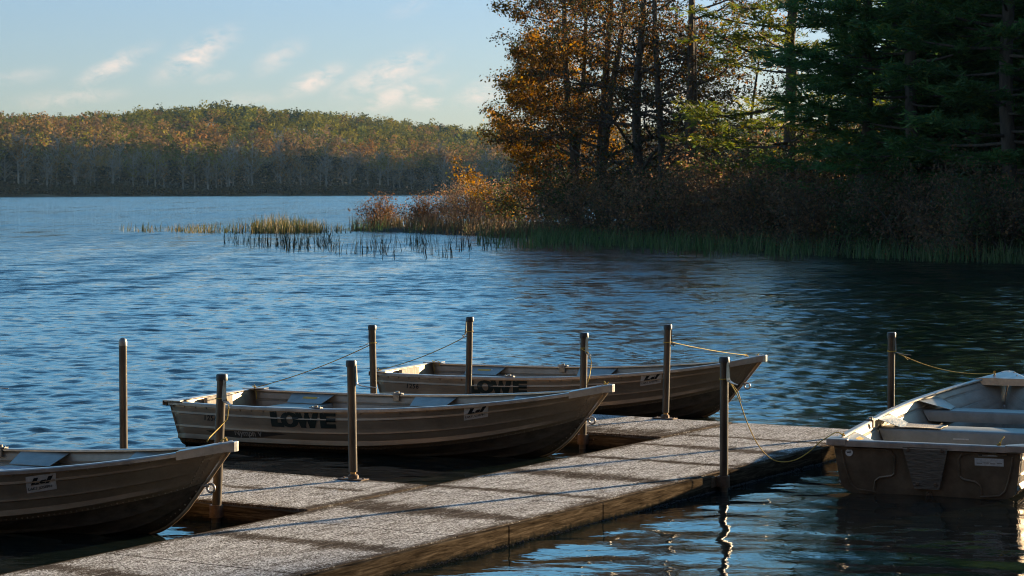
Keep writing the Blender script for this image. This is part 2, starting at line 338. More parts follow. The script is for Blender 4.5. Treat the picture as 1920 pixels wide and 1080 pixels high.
def water_material():
    m, t, p, N, L = mat('lake_water')
    tc = N('ShaderNodeTexCoord'); ch = N('ShaderNodeAttribute', attribute_name='chop')
    p.inputs['Base Color'].default_value = (.006, .011, .010, 1); p.inputs['Roughness'].default_value = .03; p.inputs['IOR'].default_value = 1.333
    fr = N('ShaderNodeAttribute', attribute_name='far')
    mp = N('ShaderNodeMapping', i_Scale=(.5, 1.0, 1)); L(tc.outputs['Object'], mp.inputs[0])
    b = N('ShaderNodeTexNoise', i_Scale=8.0, i_Detail=3, i_Roughness=.55, i_Distortion=.4); L(mp.outputs[0], b.inputs['Vector'])
    s2 = N('ShaderNodeMath', operation='MULTIPLY'); L(ch.outputs['Fac'], s2.inputs[0]); s2.inputs[1].default_value = .7
    b2 = N('ShaderNodeBump', i_Distance=.028); L(b.outputs['Fac'], b2.inputs['Height']); L(s2.outputs[0], b2.inputs['Strength'])
    # far from the dock the waves are too small for the sheet: their slopes come straight from noise,
    # a little steeper on the lee side that faces the dock
    mp2 = N('ShaderNodeMapping', i_Scale=(.45, 1.0, 1)); L(tc.outputs['Object'], mp2.inputs[0])
    n1 = N('ShaderNodeTexNoise', i_Scale=1.5, i_Detail=4, i_Roughness=.7); L(mp2.outputs[0], n1.inputs['Vector'])
    sl = N('ShaderNodeVectorMath', operation='SUBTRACT'); L(n1.outputs['Color'], sl.inputs[0]); sl.inputs[1].default_value = (.5, .585, .5)
    big = N('ShaderNodeTexNoise', i_Scale=.035, i_Detail=4, i_Roughness=.6); mp3 = N('ShaderNodeMapping', i_Scale=(.25, 1.0, 1)); L(tc.outputs['Object'], mp3.inputs[0]); L(mp3.outputs[0], big.inputs['Vector'])
    gust = N('ShaderNodeMapRange'); L(big.outputs['Fac'], gust.inputs['Value']); gust.inputs['From Min'].default_value = .3; gust.inputs['From Max'].default_value = .7; gust.inputs['To Min'].default_value = .55; gust.inputs['To Max'].default_value = 1.25
    # long streaks where gusts roughen or smooth the surface
    stk = []
    for (sx, sy, lo, hi) in ((.22, .016, -.11, .09), (.9, .09, -.10, .10)):
        mq = N('ShaderNodeMapping', i_Scale=(sx, sy, 1)); L(tc.outputs['Object'], mq.inputs[0])
        nq = N('ShaderNodeTexNoise', i_Scale=1.0, i_Detail=5, i_Roughness=.7); L(mq.outputs[0], nq.inputs['Vector'])
        rq = N('ShaderNodeMapRange'); L(nq.outputs['Fac'], rq.inputs['Value']); rq.inputs['From Min'].default_value = .3; rq.inputs['From Max'].default_value = .7; rq.inputs['To Min'].default_value = lo; rq.inputs['To Max'].default_value = hi
        stk.append(rq.outputs[0])
    sa = N('ShaderNodeMath', operation='ADD'); L(stk[0], sa.inputs[0]); L(stk[1], sa.inputs[1])
    sc3 = N('ShaderNodeCombineXYZ'); L(sa.outputs[0], sc3.inputs[1])
    sl2 = N('ShaderNodeVectorMath', operation='ADD'); L(sl.outputs[0], sl2.inputs[0]); L(sc3.outputs[0], sl2.inputs[1]); sl = sl2
    am = N('ShaderNodeMath', operation='MULTIPLY'); L(fr.outputs['Fac'], am.inputs[0]); L(gust.outputs[0], am.inputs[1])
    scl = N('ShaderNodeVectorMath', operation='SCALE'); L(sl.outputs[0], scl.inputs[0]); L(am.outputs[0], scl.inputs['Scale'])
    fl = N('ShaderNodeVectorMath', operation='MULTIPLY'); L(scl.outputs[0], fl.inputs[0]); fl.inputs[1].default_value = (.6, .95, 0)
    ad = N('ShaderNodeVectorMath', operation='ADD'); L(b2.outputs[0], ad.inputs[0]); L(fl.outputs[0], ad.inputs[1])
    no = N('ShaderNodeVectorMath', operation='NORMALIZE'); L(ad.outputs[0], no.inputs[0]); L(no.outputs[0], p.inputs['Normal'])
    return m
M['water'] = water_material()

# ---------------------------------------------------------------- water: one sheet, waves as real height
DT = Vector((.515, .857, 0)).normalized(); DN = Vector((DT.y, -DT.x, 0)); DO = Vector((.453, 13.787, 0)); DECK_Z = .125; DK = 1.0165
def sstep(a, b, x): t = np.clip((x - a) / (b - a), 0, 1); return t * t * (3 - 2 * t)
def build_water():
    ys = [-60., -20., 0., 4., 6., 7.]; y = 7.
    while y < 130: y += max(.036, .0021 * y); ys.append(y)
    g = 2.
    while y < 1700: y += g; g *= 1.35; ys.append(y)
    Y = np.array(ys); nx = 430; xs = np.linspace(-1, 1, nx)
    XS = np.concatenate([[-1.], xs, [1.]])
    yy, xx = np.meshgrid(Y, XS, indexing='ij')
    X = xx * (np.clip(yy, 0, 400) * .29 + 3.2)
    X[:, 0] = -1900; X[:, -1] = 1900
    rel = np.stack([X - DO.x, yy - DO.y], -1)
    tt = rel[..., 0] * DT.x + rel[..., 1] * DT.y; nn = rel[..., 0] * DN.x + rel[..., 1] * DN.y
    # sheltered behind and between the docks, open water beyond
    o_l = np.maximum(sstep(4.6, 8.5, tt), (1 - sstep(-5.6, -3.9, nn)) * sstep(-3, .6, tt)); o_r = sstep(3.0, 9.5, tt - .25 * nn)
    open_ = o_l + (o_r - o_l) * sstep(-.6, .6, nn)
    right = sstep(2, 9, nn)
    amp = .17 + .83 * open_ * (1 - .5 * right)
    fade = 1 - sstep(70, 128, yy); edge = 1 - sstep(.9, 1, np.abs(xx)); near = sstep(6.5, 9, yy)
    rng = np.random.default_rng(5)
    Z = np.zeros_like(X)
    K = 84
    for i in range(K):
        lam = .15 * (1.15 / .15) ** (rng.random() ** .95); th = R(95) + rng.normal() * .80
        k = 2 * np.pi / lam; s = .0140 * lam / (2 * np.pi) * (1.45 if lam < .5 else .8)
        kx, ky = k * math.cos(th), k * math.sin(th); ph = rng.random() * 6.28
        # slow groups so that the pattern never repeats evenly
        gx, gy = rng.normal(size=2) * .25; gp = rng.random() * 6.28
        lod = 1 - sstep(lam * 95, lam * 165, yy)
        a = kx * X + ky * yy + ph
        Z += s * lod * (np.sin(a) + .36 * np.cos(2 * a)) * (1 + .6 * np.sin(gx * X + gy * yy + gp))
    Z *= amp * fade * edge * near
    # slow gentle swell in the calm water in front of the dock
    calm = (1 - open_) * edge * near
    for i in range(20):
        lam = .34 * 4.2 ** rng.random(); th = R(90) + rng.normal() * .5; k = 2 * np.pi / lam; ph = rng.random() * 6.28
        Z += calm * .0078 * lam / 6.28 * np.sin(k * (math.cos(th) * X + math.sin(th) * yy) + ph)
    chop = amp.copy(); chop[:, 0] = chop[:, -1] = 1; chop *= .55 + .75 * sstep(25, 90, yy); chop = np.maximum(chop, .22)
    far = sstep(12, 60, yy) * (.25 + .75 * amp); far[:, 0] = far[:, -1] = 1
    ny, nxx = X.shape
    V = np.stack([X, yy, Z], -1).reshape(-1, 3)
    i, j = np.meshgrid(np.arange(ny - 1), np.arange(nxx - 1), indexing='ij'); q = i * nxx + j
    Fc = np.stack([q, q + 1, q + nxx + 1, q + nxx], -1).reshape(-1, 4)
    me = fmesh('water', V, Fc, True)
    at = me.attributes.new('chop', 'FLOAT', 'POINT'); at.data.foreach_set('value', chop.ravel().astype(np.float32))
    at = me.attributes.new('far', 'FLOAT', 'POINT'); at.data.foreach_set('value', far.ravel().astype(np.float32))
    tag(obj('water', me, M['water']), kind='structure')
build_water()

# ---------------------------------------------------------------- terrain
def poly_sd(px, py, poly):
    d = np.full(px.shape, 1e9); inside = np.zeros(px.shape, bool); n = len(poly)
    for i in range(n):
        ax, ay = poly[i]; bx, by = poly[(i + 1) % n]
        ex, ey = bx - ax, by - ay; t = np.clip(((px - ax) * ex + (py - ay) * ey) / (ex * ex + ey * ey), 0, 1)
        d = np.minimum(d, np.hypot(px - ax - t * ex, py - ay - t * ey))
        c = ((ay > py) != (by > py)) & (px < (bx - ax) * (py - ay) / (by - ay + 1e-12) + ax); inside ^= c
    return np.where(inside, d, -d)
SHORE = [(-9.0, 119.5), (-7.2, 115), (-3.6, 109), (0, 102.5), (4, 92.5), (7.6, 84), (11, 78), (14, 72), (16, 66), (20, 61), (30, 55), (44, 47), (62, 40), (90, 38),
         (150, 60), (150, 196), (60, 190), (34, 172), (18, 150), (8, 134), (-4, 124)]
def ground_h(x, y):
    x = np.asarray(x, float); y = np.asarray(y, float); sd = poly_sd(x, y, SHORE)
    return np.where(sd < 0, -.5 * np.clip(-sd, 0, 1.5) - .02, .22 * (1 - np.exp(-sd * .9)) + .025 * np.clip(sd, 0, 30) + .05 * np.sin(x * 1.3) * np.cos(y * .9) * np.clip(sd, 0, 1))
def build_ground():
    xs = np.arange(-14, 152, 1.0); ys = np.arange(34, 200, 1.0); X, Y = np.meshgrid(xs, ys)
    Z = ground_h(X, Y); V = np.stack([X, Y, Z], -1).reshape(-1, 3); nx = len(xs)
    i, j = np.meshgrid(np.arange(len(ys) - 1), np.arange(nx - 1), indexing='ij'); q = i * nx + j
    Fc = np.stack([q, q + 1, q + nx + 1, q + nx], -1).reshape(-1, 4)
    tag(obj('ground', fmesh('ground', V, Fc, True), M['soil']), kind='structure')
build_ground()
# far hills: shore runs obliquely; profile follows the skyline of the photograph
def shore_y(x): return np.interp(x, [-900, -260, -183, -24, 120, 300, 900], [560, 740, 800, 1085, 1120, 1000, 900])
def hill_h(x, y):
    x = np.asarray(x, float); y = np.asarray(y, float)
    b = y - shore_y(x)
    az_ = x / np.maximum(y, 1)
    # crest height as an angle seen from the lake, turned into metres at 1500 m
    top = np.interp(az_, [-.6, -.30, -.23, -.19, -.165, -.125, -.085, -.04, -.02, .05, .15, .3, .6], [26, 28, 33, 34, 38, 43, 42, 37, 35, 37, 40, 38, 34])
    s = sstep(40, 640, b); base = .004 * np.clip(b, 0, 200) + 1.0
    h = base + top * s - .02 * np.clip(b - 700, 0, 400)
    h = h + (np.sin(x * .021 + 1) * np.cos(y * .017) * 2.2 + np.sin(x * .05) * np.sin(y * .043) * 1.0) * sstep(30, 200, b)
    # wooded ridge east of the lake, outside the picture, that keeps the low sun off the far shore
    ax, ay, bx, by = 352., 1225., 640., 1660.
    ex, ey = bx - ax, by - ay; t = np.clip(((x - ax) * ex + (y - ay) * ey) / (ex * ex + ey * ey), -.6, 1.3)
    d = np.hypot(x - ax - t * ex, y - ay - t * ey)
    h = h + (148 + 6 * np.sin(t * 9) + 7 * np.sin(t * 31 + 1) + 5 * np.sin(t * 57)) * np.exp(-(d / 75) ** 2)
    return np.where(b < 0, -1.5, h)
def build_hills():
    xs = np.arange(-900, 1001, 14.0); ys = np.arange(540, 2000, 14.0); X, Y = np.meshgrid(xs, ys)
    Z = hill_h(X, Y); V = np.stack([X, Y, Z], -1).reshape(-1, 3); nx = len(xs)
    i, j = np.meshgrid(np.arange(len(ys) - 1), np.arange(nx - 1), indexing='ij'); q = i * nx + j
    Fc = np.stack([q, q + 1, q + nx + 1, q + nx], -1).reshape(-1, 4)
    tag(obj('hills', fmesh('hills', V, Fc, True), M['hillside']), kind='structure')
build_hills()

# ---------------------------------------------------------------- leaf clouds
def leaf_quads(P, size, rng, col, flat_=0.0, aspect=.6, axis=None, axis_w=0.0, vary=.25, face=None):
    """one small bent quad per point; col (n,3) is the leaf's own colour"""
    n = len(P); a = rng.normal(size=(n, 3)); 
    if axis is not None: a = a * (1 - axis_w) + axis * axis_w * 1.6
    a[:, 2] *= (1 - flat_); a /= np.linalg.norm(a, axis=1, keepdims=True) + 1e-9
    b = rng.normal(size=(n, 3)); b[:, 2] *= (1 - flat_ * .9); b -= a * (a * b).sum(1, keepdims=True); b /= np.linalg.norm(b, axis=1, keepdims=True) + 1e-9
    if face is not None:                                     # leaf masses turned outwards from the crown
        f = face / (np.linalg.norm(face, axis=1, keepdims=True) + 1e-9) + .45 * rng.normal(size=(n, 3)); f /= np.linalg.norm(f, axis=1, keepdims=True)
        a -= f * (a * f).sum(1, keepdims=True); a /= np.linalg.norm(a, axis=1, keepdims=True) + 1e-9; b = np.cross(f, a)
    s = size * (1 + vary * rng.normal(size=(n, 1))).clip(.35, 2.0)
    a = a * s; b = b * s * aspect
    V = np.stack([P - a * .5, P + b * .5 - a * .05, P + a * .5, P - b * .5 - a * .05], 1).reshape(-1, 3)
    Fc = np.arange(n * 4).reshape(n, 4)
    return V, Fc, np.repeat(col, 4, 0)
def leaf_mesh(name, V, Fc, col):
    me = fmesh(name, V, Fc)
    at = me.color_attributes.new('tint', 'FLOAT_COLOR', 'POINT')
    at.data.foreach_set('color', np.concatenate([np.clip(col, 0, 1), np.ones((len(col), 1))], 1).astype(np.float32).ravel())
    return me
def pick(rng, n, palette, weights, jitter=.22):
    w = np.array(weights, float); i = rng.choice(len(palette), n, p=w / w.sum())
    c = np.array(palette)[i]; return c * (1 + jitter * rng.normal(size=(n, 1))).clip(.4, 1.8)
def smooth3(P, rng, scale):
    """cheap smooth random field in 0..1 for clumping colour"""
    v = 0
    for k in range(4):
        d = rng.normal(size=3) / scale; v = v + np.sin(P @ d + rng.random() * 6.28)
    return .5 + v / 8

# --- broad-leaved trees with a real limb skeleton
def grow(rng, H, r0, lean=(0, 0), fork=None, first=.22, spread=1.0, nlimb=16, up=.35, limb_len=.33, dead=0):
    """returns list of (points, radii) and list of twig points (pos, dir)"""
    br = []; tw = []
    def path(p, d, L, r, n, wig, upw):
        pts = [Vector(p)]; d = Vector(d).normalized(); rad = [r]
        for i in range(n):
            d = (d + Vector(rng.normal(size=3)) * wig + Vector((0, 0, upw))).normalized()
            pts.append(pts[-1] + d * (L / n)); rad.append(max(.008, r * (1 - .8 * (i + 1) / n)))
        return pts, rad
    def limb(p, d, L, r, lev):
        n = 7 if lev == 0 else 5
        pts, rad = path(p, d, L, r, n, .16 if lev else .13, .05 * up if lev == 0 else .02)
        br.append((pts, rad, lev))
        if lev >= 2:
            for i in range(1, len(pts)): tw.append((pts[i], (pts[i] - pts[i - 1]).normalized()))
            return
        nch = 7 if lev == 0 else 5
        for k in range(nch):
            f = .22 + .78 * (k + rng.random()) / nch; q = min(int(f * n), n - 1); base = pts[q].lerp(pts[q + 1], f * n - q if f * n - q < 1 else 1)
            dd = (pts[q + 1] - pts[q]).normalized(); side = dd.cross(Vector((0, 0, 1)))
            if side.length < .1: side = Vector((1, 0, 0))
            side.normalize(); sgn = 1 if (k % 2) else -1
            cd = dd * .75 + side * sgn * (.55 + .4 * rng.random()) + Vector((0, 0, rng.normal() * .28))
            limb(base, cd, L * (.50 - .18 * f + .10 * rng.random()), max(.01, rad[q] * .5), lev + 1)
        limb_tip = pts[-1]; tw.append((limb_tip, (pts[-1] - pts[-2]).normalized()))
    stems = []
    if fork:
        z0 = fork[0]; pts, rad = [], []
        base = [Vector((lean[0] * z0 / H * t, lean[1] * z0 / H * t, z0 * t)) for t in np.linspace(0, 1, 5)]
        br.append((base, [r0 * (1.15 - .15 * t) for t in np.linspace(0, 1, 5)], -1))
        for (dx, rr) in fork[1]:
            stems.append((base[-1], Vector((dx, rng.normal() * .06, 1)), H - z0, r0 * rr))
    else: stems.append((Vector((0, 0, -.3)), Vector((lean[0] / H, lean[1] / H, 1)), H + .3, r0))
    for (p, d, L, r) in stems:
        n = 14; pts = [Vector(p)]; rad = [r]; dd = d.normalized()
        for i in range(n):
            dd = (dd + Vector((rng.normal() * .035, rng.normal() * .035, .05))).normalized(); pts.append(pts[-1] + dd * L / n)
            rad.append(max(.015, r * (1 - .88 * ((i + 1) / n) ** 1.15)))
        br.append((pts, rad, -1))
        m = max(5, int(nlimb / len(stems)))
        for k in range(m):
            f = first + (1 - first) * (k + .3 + .6 * rng.random()) / m; f = min(f, .99); q = min(int(f * n), n - 1); base = pts[q].lerp(pts[q + 1], f * n - q)
            th = k * 2.4 + rng.random() * .9; LL = H * limb_len * spread * (1.0 - .62 * f) * (.75 + .5 * rng.random())
            cd = Vector((math.cos(th), math.sin(th), .15 + up * (.5 + f) * rng.random()))
            limb(base, cd, LL, max(.02, rad[q] * .42), 0)
    return br, tw
def skeleton_mesh(name, br, minr=.0):
    mb = MB()
    for pts, rad, lev in br:
        mb.tube(pts, rad, 8 if lev < 0 else (5 if lev == 0 else 3), cap=False)
    return fmesh(name, mb.v, mb.f, True)
def twig_leaves(rng, tw, n, sig, size, palette, weights, zmin=None, tree_h=None, clump=1.6, thin=None):
    T = np.array([p for p, d in tw]); T = T[rng.random(len(T)) < .42]      # leaves sit in clusters on some of the twigs
    idx = rng.integers(0, len(T), n); P = T[idx] + rng.normal(size=(n, 3)) * sig
    fld = smooth3(P, rng, clump); keep = rng.random(n) < np.clip(.3 + 1.2 * fld, .1, 1)
    if thin is not None: keep &= rng.random(n) < thin(P)
    P = P[keep]; col = pick(rng, len(P), palette, weights) * (.75 + .5 * smooth3(P, rng, 2.2))[:, None]
    return leaf_quads(P, size, rng, col, .1, .62)
def broadleaf(name, loc, seed, H, r0, label, n_leaf, palette, weights, group, size=.13, sig=.20, rz=0, **kw):
    thin = kw.pop('thin', None)
    rng = np.random.default_rng(seed); br, tw = grow(rng, H, r0, **kw)
    root = empty(name, loc, rz); tag(root, label, 'tree', group)
    obj('trunk', skeleton_mesh('trunk', br), M['bark'], root)
    V, Fc, col = twig_leaves(rng, tw, n_leaf, sig, size, palette, weights, thin=thin)
    obj('crown', leaf_mesh('crown', V, Fc, col), M['leaf'], root)
    return root
GOLD = [(.24, .115, .024), (.17, .085, .024), (.10, .06, .024), (.065, .068, .024), (.28, .16, .03)]
OAK = [(.12, .055, .02), (.07, .045, .02), (.045, .052, .022), (.20, .09, .022), (.03, .036, .018)]

# --- white pines: whorls of flat sprays
def pine(name, loc, seed, H, r0, label, group, zlow, lmax, palette, weights, dens=1.0, sprays=9, rz=0, step=.62, tuft=.30):
    rng = np.random.default_rng(seed); mb = MB(); P = []; A = []
    n = 16; tr = [Vector((rng.normal() * .05, rng.normal() * .05, -.3 + (H + .3) * i / n)) for i in range(n + 1)]
    mb.tube(tr, [max(.02, r0 * (1 - .93 * (i / n) ** 1.1)) for i in range(n + 1)], 10, cap=False)
    z = zlow
    while z < H - .4:
        f = (z - zlow) / (H - zlow); L0 = lmax * (1 - f) ** .75 * (.55 + .45 * min(1, f * 6 + .35)) + .35
        m = int(rng.integers(4, 7)); t0 = rng.random() * 6.28
        for k in range(m):
            th = t0 + 6.28 * k / m + rng.normal() * .25; L = L0 * (.6 + .55 * rng.random())
            d = np.array([math.cos(th), math.sin(th), 0]); side = np.array([-d[1], d[0], 0])
            sl = -.10 + .25 * f + rng.normal() * .09
            zz = z + rng.normal() * .18
            pts = [Vector((d[0] * L * s, d[1] * L * s, zz + L * (sl * s + .18 * s * s))) for s in np.linspace(0, 1, 6)]
            mb.tube(pts, [max(.006, r0 * .22 * (1 - .85 * s) * (L / lmax + .25)) for s in np.linspace(0, 1, 6)], 4, cap=False)
            for j in range(int(sprays * L / lmax * 1.6) + 3):
                s = .22 + .78 * rng.random() ** .75; b = np.array([d[0] * L * s, d[1] * L * s, zz + L * (sl * s + .18 * s * s)])
                sg = 1 if rng.random() < .5 else -1; l2 = L * (.15 + .30 * (1 - s)) * (.5 + rng.random()) + .15
                dv = d * .8 + side * sg * (.5 + .5 * rng.random()) + np.array([0, 0, .10 + rng.normal() * .12]); dv /= np.linalg.norm(dv)
                c = int(max(3, l2 * 12) * dens)
                q = b + dv * l2 * rng.random((c, 1)) ** .8 + rng.normal(size=(c, 3)) * np.array([.10, .10, .055])
                P.append(q); A.append(np.repeat(dv[None], c, 0))
        z += step * (.8 + .4 * rng.random()) * (1.1 - .45 * f)
    P = np.concatenate(P); A = np.concatenate(A)
    P3 = np.repeat(P, 3, 0); A3 = np.repeat(A, 3, 0)
    col = pick(rng, len(P3), palette, weights, .2) * (.7 + .6 * smooth3(P3, rng, 1.5))[:, None]
    V, Fc, col = leaf_quads(P3 + rng.normal(size=P3.shape) * .05, tuft, rng, col, .25, .16, A3, .55)
    root = empty(name, loc, rz); tag(root, label, 'tree', group)
    obj('trunk', fmesh('trunk', mb.v, mb.f, True), M['bark'], root)
    obj('crown', leaf_mesh('crown', V, Fc, col), M['needle'], root)
    return root
PINE = [(.075, .150, .050), (.052, .115, .042), (.105, .165, .048), (.14, .15, .03)]
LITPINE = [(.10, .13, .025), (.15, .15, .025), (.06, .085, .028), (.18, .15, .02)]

def gloc(px, Y): x = (px - 960) / F_PX * Y; return (x, Y, float(ground_h(x, Y)))
G1 = 'autumn trees on the wooded point'
broadleaf('oak_tree', gloc(1080, 103), 11, 15.5, .21, 'golden orange oak with forked trunk, leftmost big tree on the point', 52000, GOLD, [5, 4, 2, 1.8, 3], G1, size=.12, sig=.17, rz=2.2,
          fork=(2.4, [(-.13, .7), (.05, .95)]), first=.04, nlimb=34, spread=1.0, up=.22, limb_len=.265)
broadleaf('oak_tree', gloc(1026, 106), 12, 9.0, .12, 'low golden bushy oak at the left edge of the wooded point', 42000, GOLD, [5, 3, 2, 1.2, 4], G1, size=.12, sig=.17,
          first=.05, nlimb=20, spread=1.15, up=.15, limb_len=.40)
broadleaf('oak_tree', gloc(1128, 101), 13, 16.5, .24, 'tall oak with twin trunks rising close together, thin brown leaves', 22000, OAK, [2, 3, 3, 1.4, 2], G1, size=.12, sig=.16,
          fork=(1.9, [(-.06, .9), (.035, .85)]), first=.05, nlimb=34, up=.2, limb_len=.30)
broadleaf('oak_tree', gloc(1200, 97), 14, 17, .25, 'straight thick trunked oak between the twin trunked oak and slim pale one', 17000, OAK, [2, 3, 3, 1, 2], G1, size=.12, sig=.16,
          first=.08, nlimb=30, up=.15, limb_len=.28, lean=(-.3, 0))
broadleaf('oak_tree', gloc(1246, 95), 15, 17, .19, 'slim straight oak with pale grey trunk near centre of the point', 15000, OAK, [2, 3, 3, 1, 2], G1, size=.12, sig=.16,
          first=.10, nlimb=28, up=.18, limb_len=.28)
broadleaf('oak_tree', gloc(1292, 93), 16, 16.5, .25, 'oak with trunk dividing into two tall stems left of the sunlit pine', 15000, OAK, [2, 3, 3, 1.4, 2], G1, size=.12, sig=.16,
          fork=(3.0, [(-.07, .75), (.10, .75)]), first=.04, nlimb=26, up=.25, limb_len=.29)
broadleaf('oak_tree', gloc(1312, 99), 17, 8.5, .10, 'small thin oak with few orange leaves behind the divided oak', 4000, GOLD, [3, 3, 2, 1, 2], G1, size=.13, sig=.25,
          first=.2, nlimb=14, up=.2, limb_len=.34)
broadleaf('oak_tree', gloc(1395, 98), 18, 10, .11, 'nearly bare oak with sparse yellow leaves beside the sunlit pine', 4500, GOLD, [3, 3, 2, 2, 3], G1, size=.13, sig=.28,
          first=.15, nlimb=16, up=.25, limb_len=.36)
G2 = 'pines on the wooded point'
pine('pine_tree', gloc(1482, 88), 21, 21, .32, 'open pine with thick reddish trunk and sunlit yellow green boughs', G2, 1.4, 5.2, LITPINE, [3, 2, 3, 1], .7, 8, step=.95)
pine('pine_tree', gloc(1705, 77), 22, 27, .26, 'dense dark green pine with bare pale lower trunk, largest on the right', G2, 2.7, 4.5, PINE, [4, 4, 2, .6], 1.05, 10, tuft=.32)
pine('pine_tree', gloc(1885, 73), 23, 26, .28, 'dark pine at the right edge of the picture', G2, 1.6, 4.2, PINE, [4, 4, 2, .6], 1.05, 10, tuft=.32, rz=1.2)
pine('pine_tree', gloc(1622, 80), 24, 24, .22, 'dark pine filling the gap behind the large bare trunked pine', G2, 1.8, 3.6, PINE, [4, 3, 3, 1], .9, 9, tuft=.32, rz=.5)
pine('pine_tree', gloc(1815, 86), 25, 28, .30, 'tall dark pine standing back between the two right hand pines', G2, 3.0, 4.2, PINE, [3, 3, 3, 1.5], .75, 9, rz=2.2)

pine('pine_tree', gloc(1792, 83.5), 26, 27, .28, 'tall dark pine farthest back behind the large bare trunked pine', G2, 2.0, 4.4, PINE, [4, 4, 2, .6], .95, 9, tuft=.32, rz=.9)
pine('pine_tree', gloc(1950, 84), 27, 28, .28, 'dark pine half cut off by the right edge', G2, 2.5, 4.6, PINE, [4, 4, 2, .6], .9, 10, rz=2.9)
# --- shrubs along the bank
def shrub_proto(seed, H, Wd, n, palette, weights, size=.075, stems=16):
    rng = np.random.default_rng(seed); mb = MB(); tips = []
    for i in range(stems):
        th = rng.random() * 6.28; r = rng.random() ** .5 * Wd * .2; p = Vector((math.cos(th) * r, math.sin(th) * r, -.1))
        d = Vector((math.cos(th) * .5, math.sin(th) * .5, 1)); L = H * (.7 + .4 * rng.random()); pts = [p]
        for k in range(5):
            d = (d + Vector(rng.normal(size=3)) * .22).normalized(); pts.append(pts[-1] + d * L / 5)
            if k > 0:
                for s in range(3):
                    d2 = (d + Vector(rng.normal(size=3)) * .8).normalized(); e = pts[-1] + d2 * Wd * .22 * (.5 + rng.random()); mb.tube([pts[-1], e], [.008, .004], 3, cap=False); tips += [e, pts[-1].lerp(e, .5)]
        mb.tube(pts, [.022 - .003 * k for k in range(6)], 4, cap=False); tips.append(pts[-1])
    T = np.array(tips); idx = rng.integers(0, len(T), n); P = T[idx] + rng.normal(size=(n, 3)) * np.array([.16, .16, .13]) * (Wd / 2.2)
    P = P[P[:, 2] > .02]
    col = pick(rng, len(P), palette, weights) * (.65 + .7 * smooth3(P, rng, .7))[:, None]
    V, Fc, col = leaf_quads(P, size, rng, col, .1, .6)
    return fmesh('stem', mb.v, mb.f, True), leaf_mesh('foliage', V, Fc, col)
RUSSET = [(.20, .115, .07), (.145, .095, .06), (.25, .135, .065), (.10, .10, .05)]
GREENB = [(.055, .09, .035), (.075, .10, .036), (.10, .075, .036), (.045, .06, .03)]
ORANGEB = [(.18, .082, .032), (.12, .065, .03), (.075, .05, .028)]
protos = {}
def shrub(kind, px, Y, s, label):
    if kind not in protos:
        st, fo = {'orange': lambda: shrub_proto(31, 1.5, 2.0, 2600, ORANGEB, [2, 3, 2], .085), 'russet': lambda: shrub_proto(32, 1.9, 2.4, 5200, RUSSET, [3, 3, 2, 1.5]),
                  'brown': lambda: shrub_proto(33, 2.1, 2.7, 5600, RUSSET, [3, 4, 1, 2]), 'green': lambda: shrub_proto(34, 1.9, 2.4, 5200, GREENB, [3, 2, 2, 2])}[kind]()
        st.materials.append(M['bark']); fo.materials.append(M['leaf']); protos[kind] = (st, fo)
    st, fo = protos[kind]; x, y, z = gloc(px, Y)
    r = empty('shrub', (x, y, z), px * .7); r.scale = (s, s, s); tag(r, label, 'shrub', 'shrubs along the bank')
    obj('stem', st, None, r); obj('foliage', fo, None, r)
SH = [('orange', 716, 117.5, 1.05, 'sparse orange shrub alone at the very tip of the point'),
      ('orange', 792, 116, 1.0, 'orange topped shrub second from the tip of the point'),
      ('russet', 838, 115, .92, 'dark russet shrub just right of the orange topped shrub'),
      ('brown', 890, 112, .95, 'rounded brown shrub below the left fringe of the golden oak'),
      ('russet', 905, 115.5, 1.15, 'taller russet shrub at the left foot of the golden oak'),
      ('russet', 945, 110.5, 1.1, 'russet shrub under the low bushy oak'),
      ('orange', 985, 112.5, 1.1, 'tall orange shrub between the two golden oaks'),
      ('green', 1010, 107, 1.05, 'greenish shrub in front of the tall orange shrub'),
      ('brown', 1062, 103.5, 1.05, 'brown shrub below the leftmost forked trunk'),
      ('green', 1135, 100, 1.45, 'tall dark green shrub at the foot of the twin trunked oak'),
      ('russet', 1105, 97.5, 1.0, 'russet shrub near the water below the tall green shrub'),
      ('brown', 1165, 93.5, 1.05, 'brown shrub near the water left of the thick trunked oak'),
      ('russet', 1222, 90.5, 1.1, 'russet shrub below the slim pale oak'),
      ('green', 1255, 93, 1.15, 'green tinged shrub between slim oak and divided oak'),
      ('brown', 1290, 86.5, 1.05, 'dense brown shrub below the divided oak'),
      ('russet', 1345, 85.5, 1.12, 'reddish shrub right of the divided oak'),
      ('green', 1400, 88.5, 1.2, 'leafy green shrub under the nearly bare oak'),
      ('brown', 1420, 81.5, 1.0, 'brown shrub close to the reeds left of the sunlit pine'),
      ('russet', 1475, 81.5, 1.15, 'russet shrub in front of the reddish pine trunk'),
      ('green', 1535, 82.5, 1.3, 'green shrub right of the reddish pine trunk'),
      ('brown', 1545, 77, 1.0, 'low brown shrub at the waterside right of the reddish pine'),
      ('russet', 1610, 76, 1.05, 'dark russet shrub left of the bare pine trunk'),
      ('green', 1672, 74.5, 1.0, 'pale green shrub at the foot of the bare pine trunk'),
      ('brown', 1735, 72.5, 1.0, 'dark brown shrub right of the bare pine trunk'),
      ('green', 1790, 74.5, 1.15, 'shaded green shrub between the right hand pines'),
      ('russet', 1815, 69.5, .95, 'russet shrub behind the tallest reeds'),
      ('brown', 1875, 68.5, 1.0, 'brown shrub second from the right edge'),
      ('green', 1925, 68, 1.1, 'dark green shrub at the right edge of the picture')]
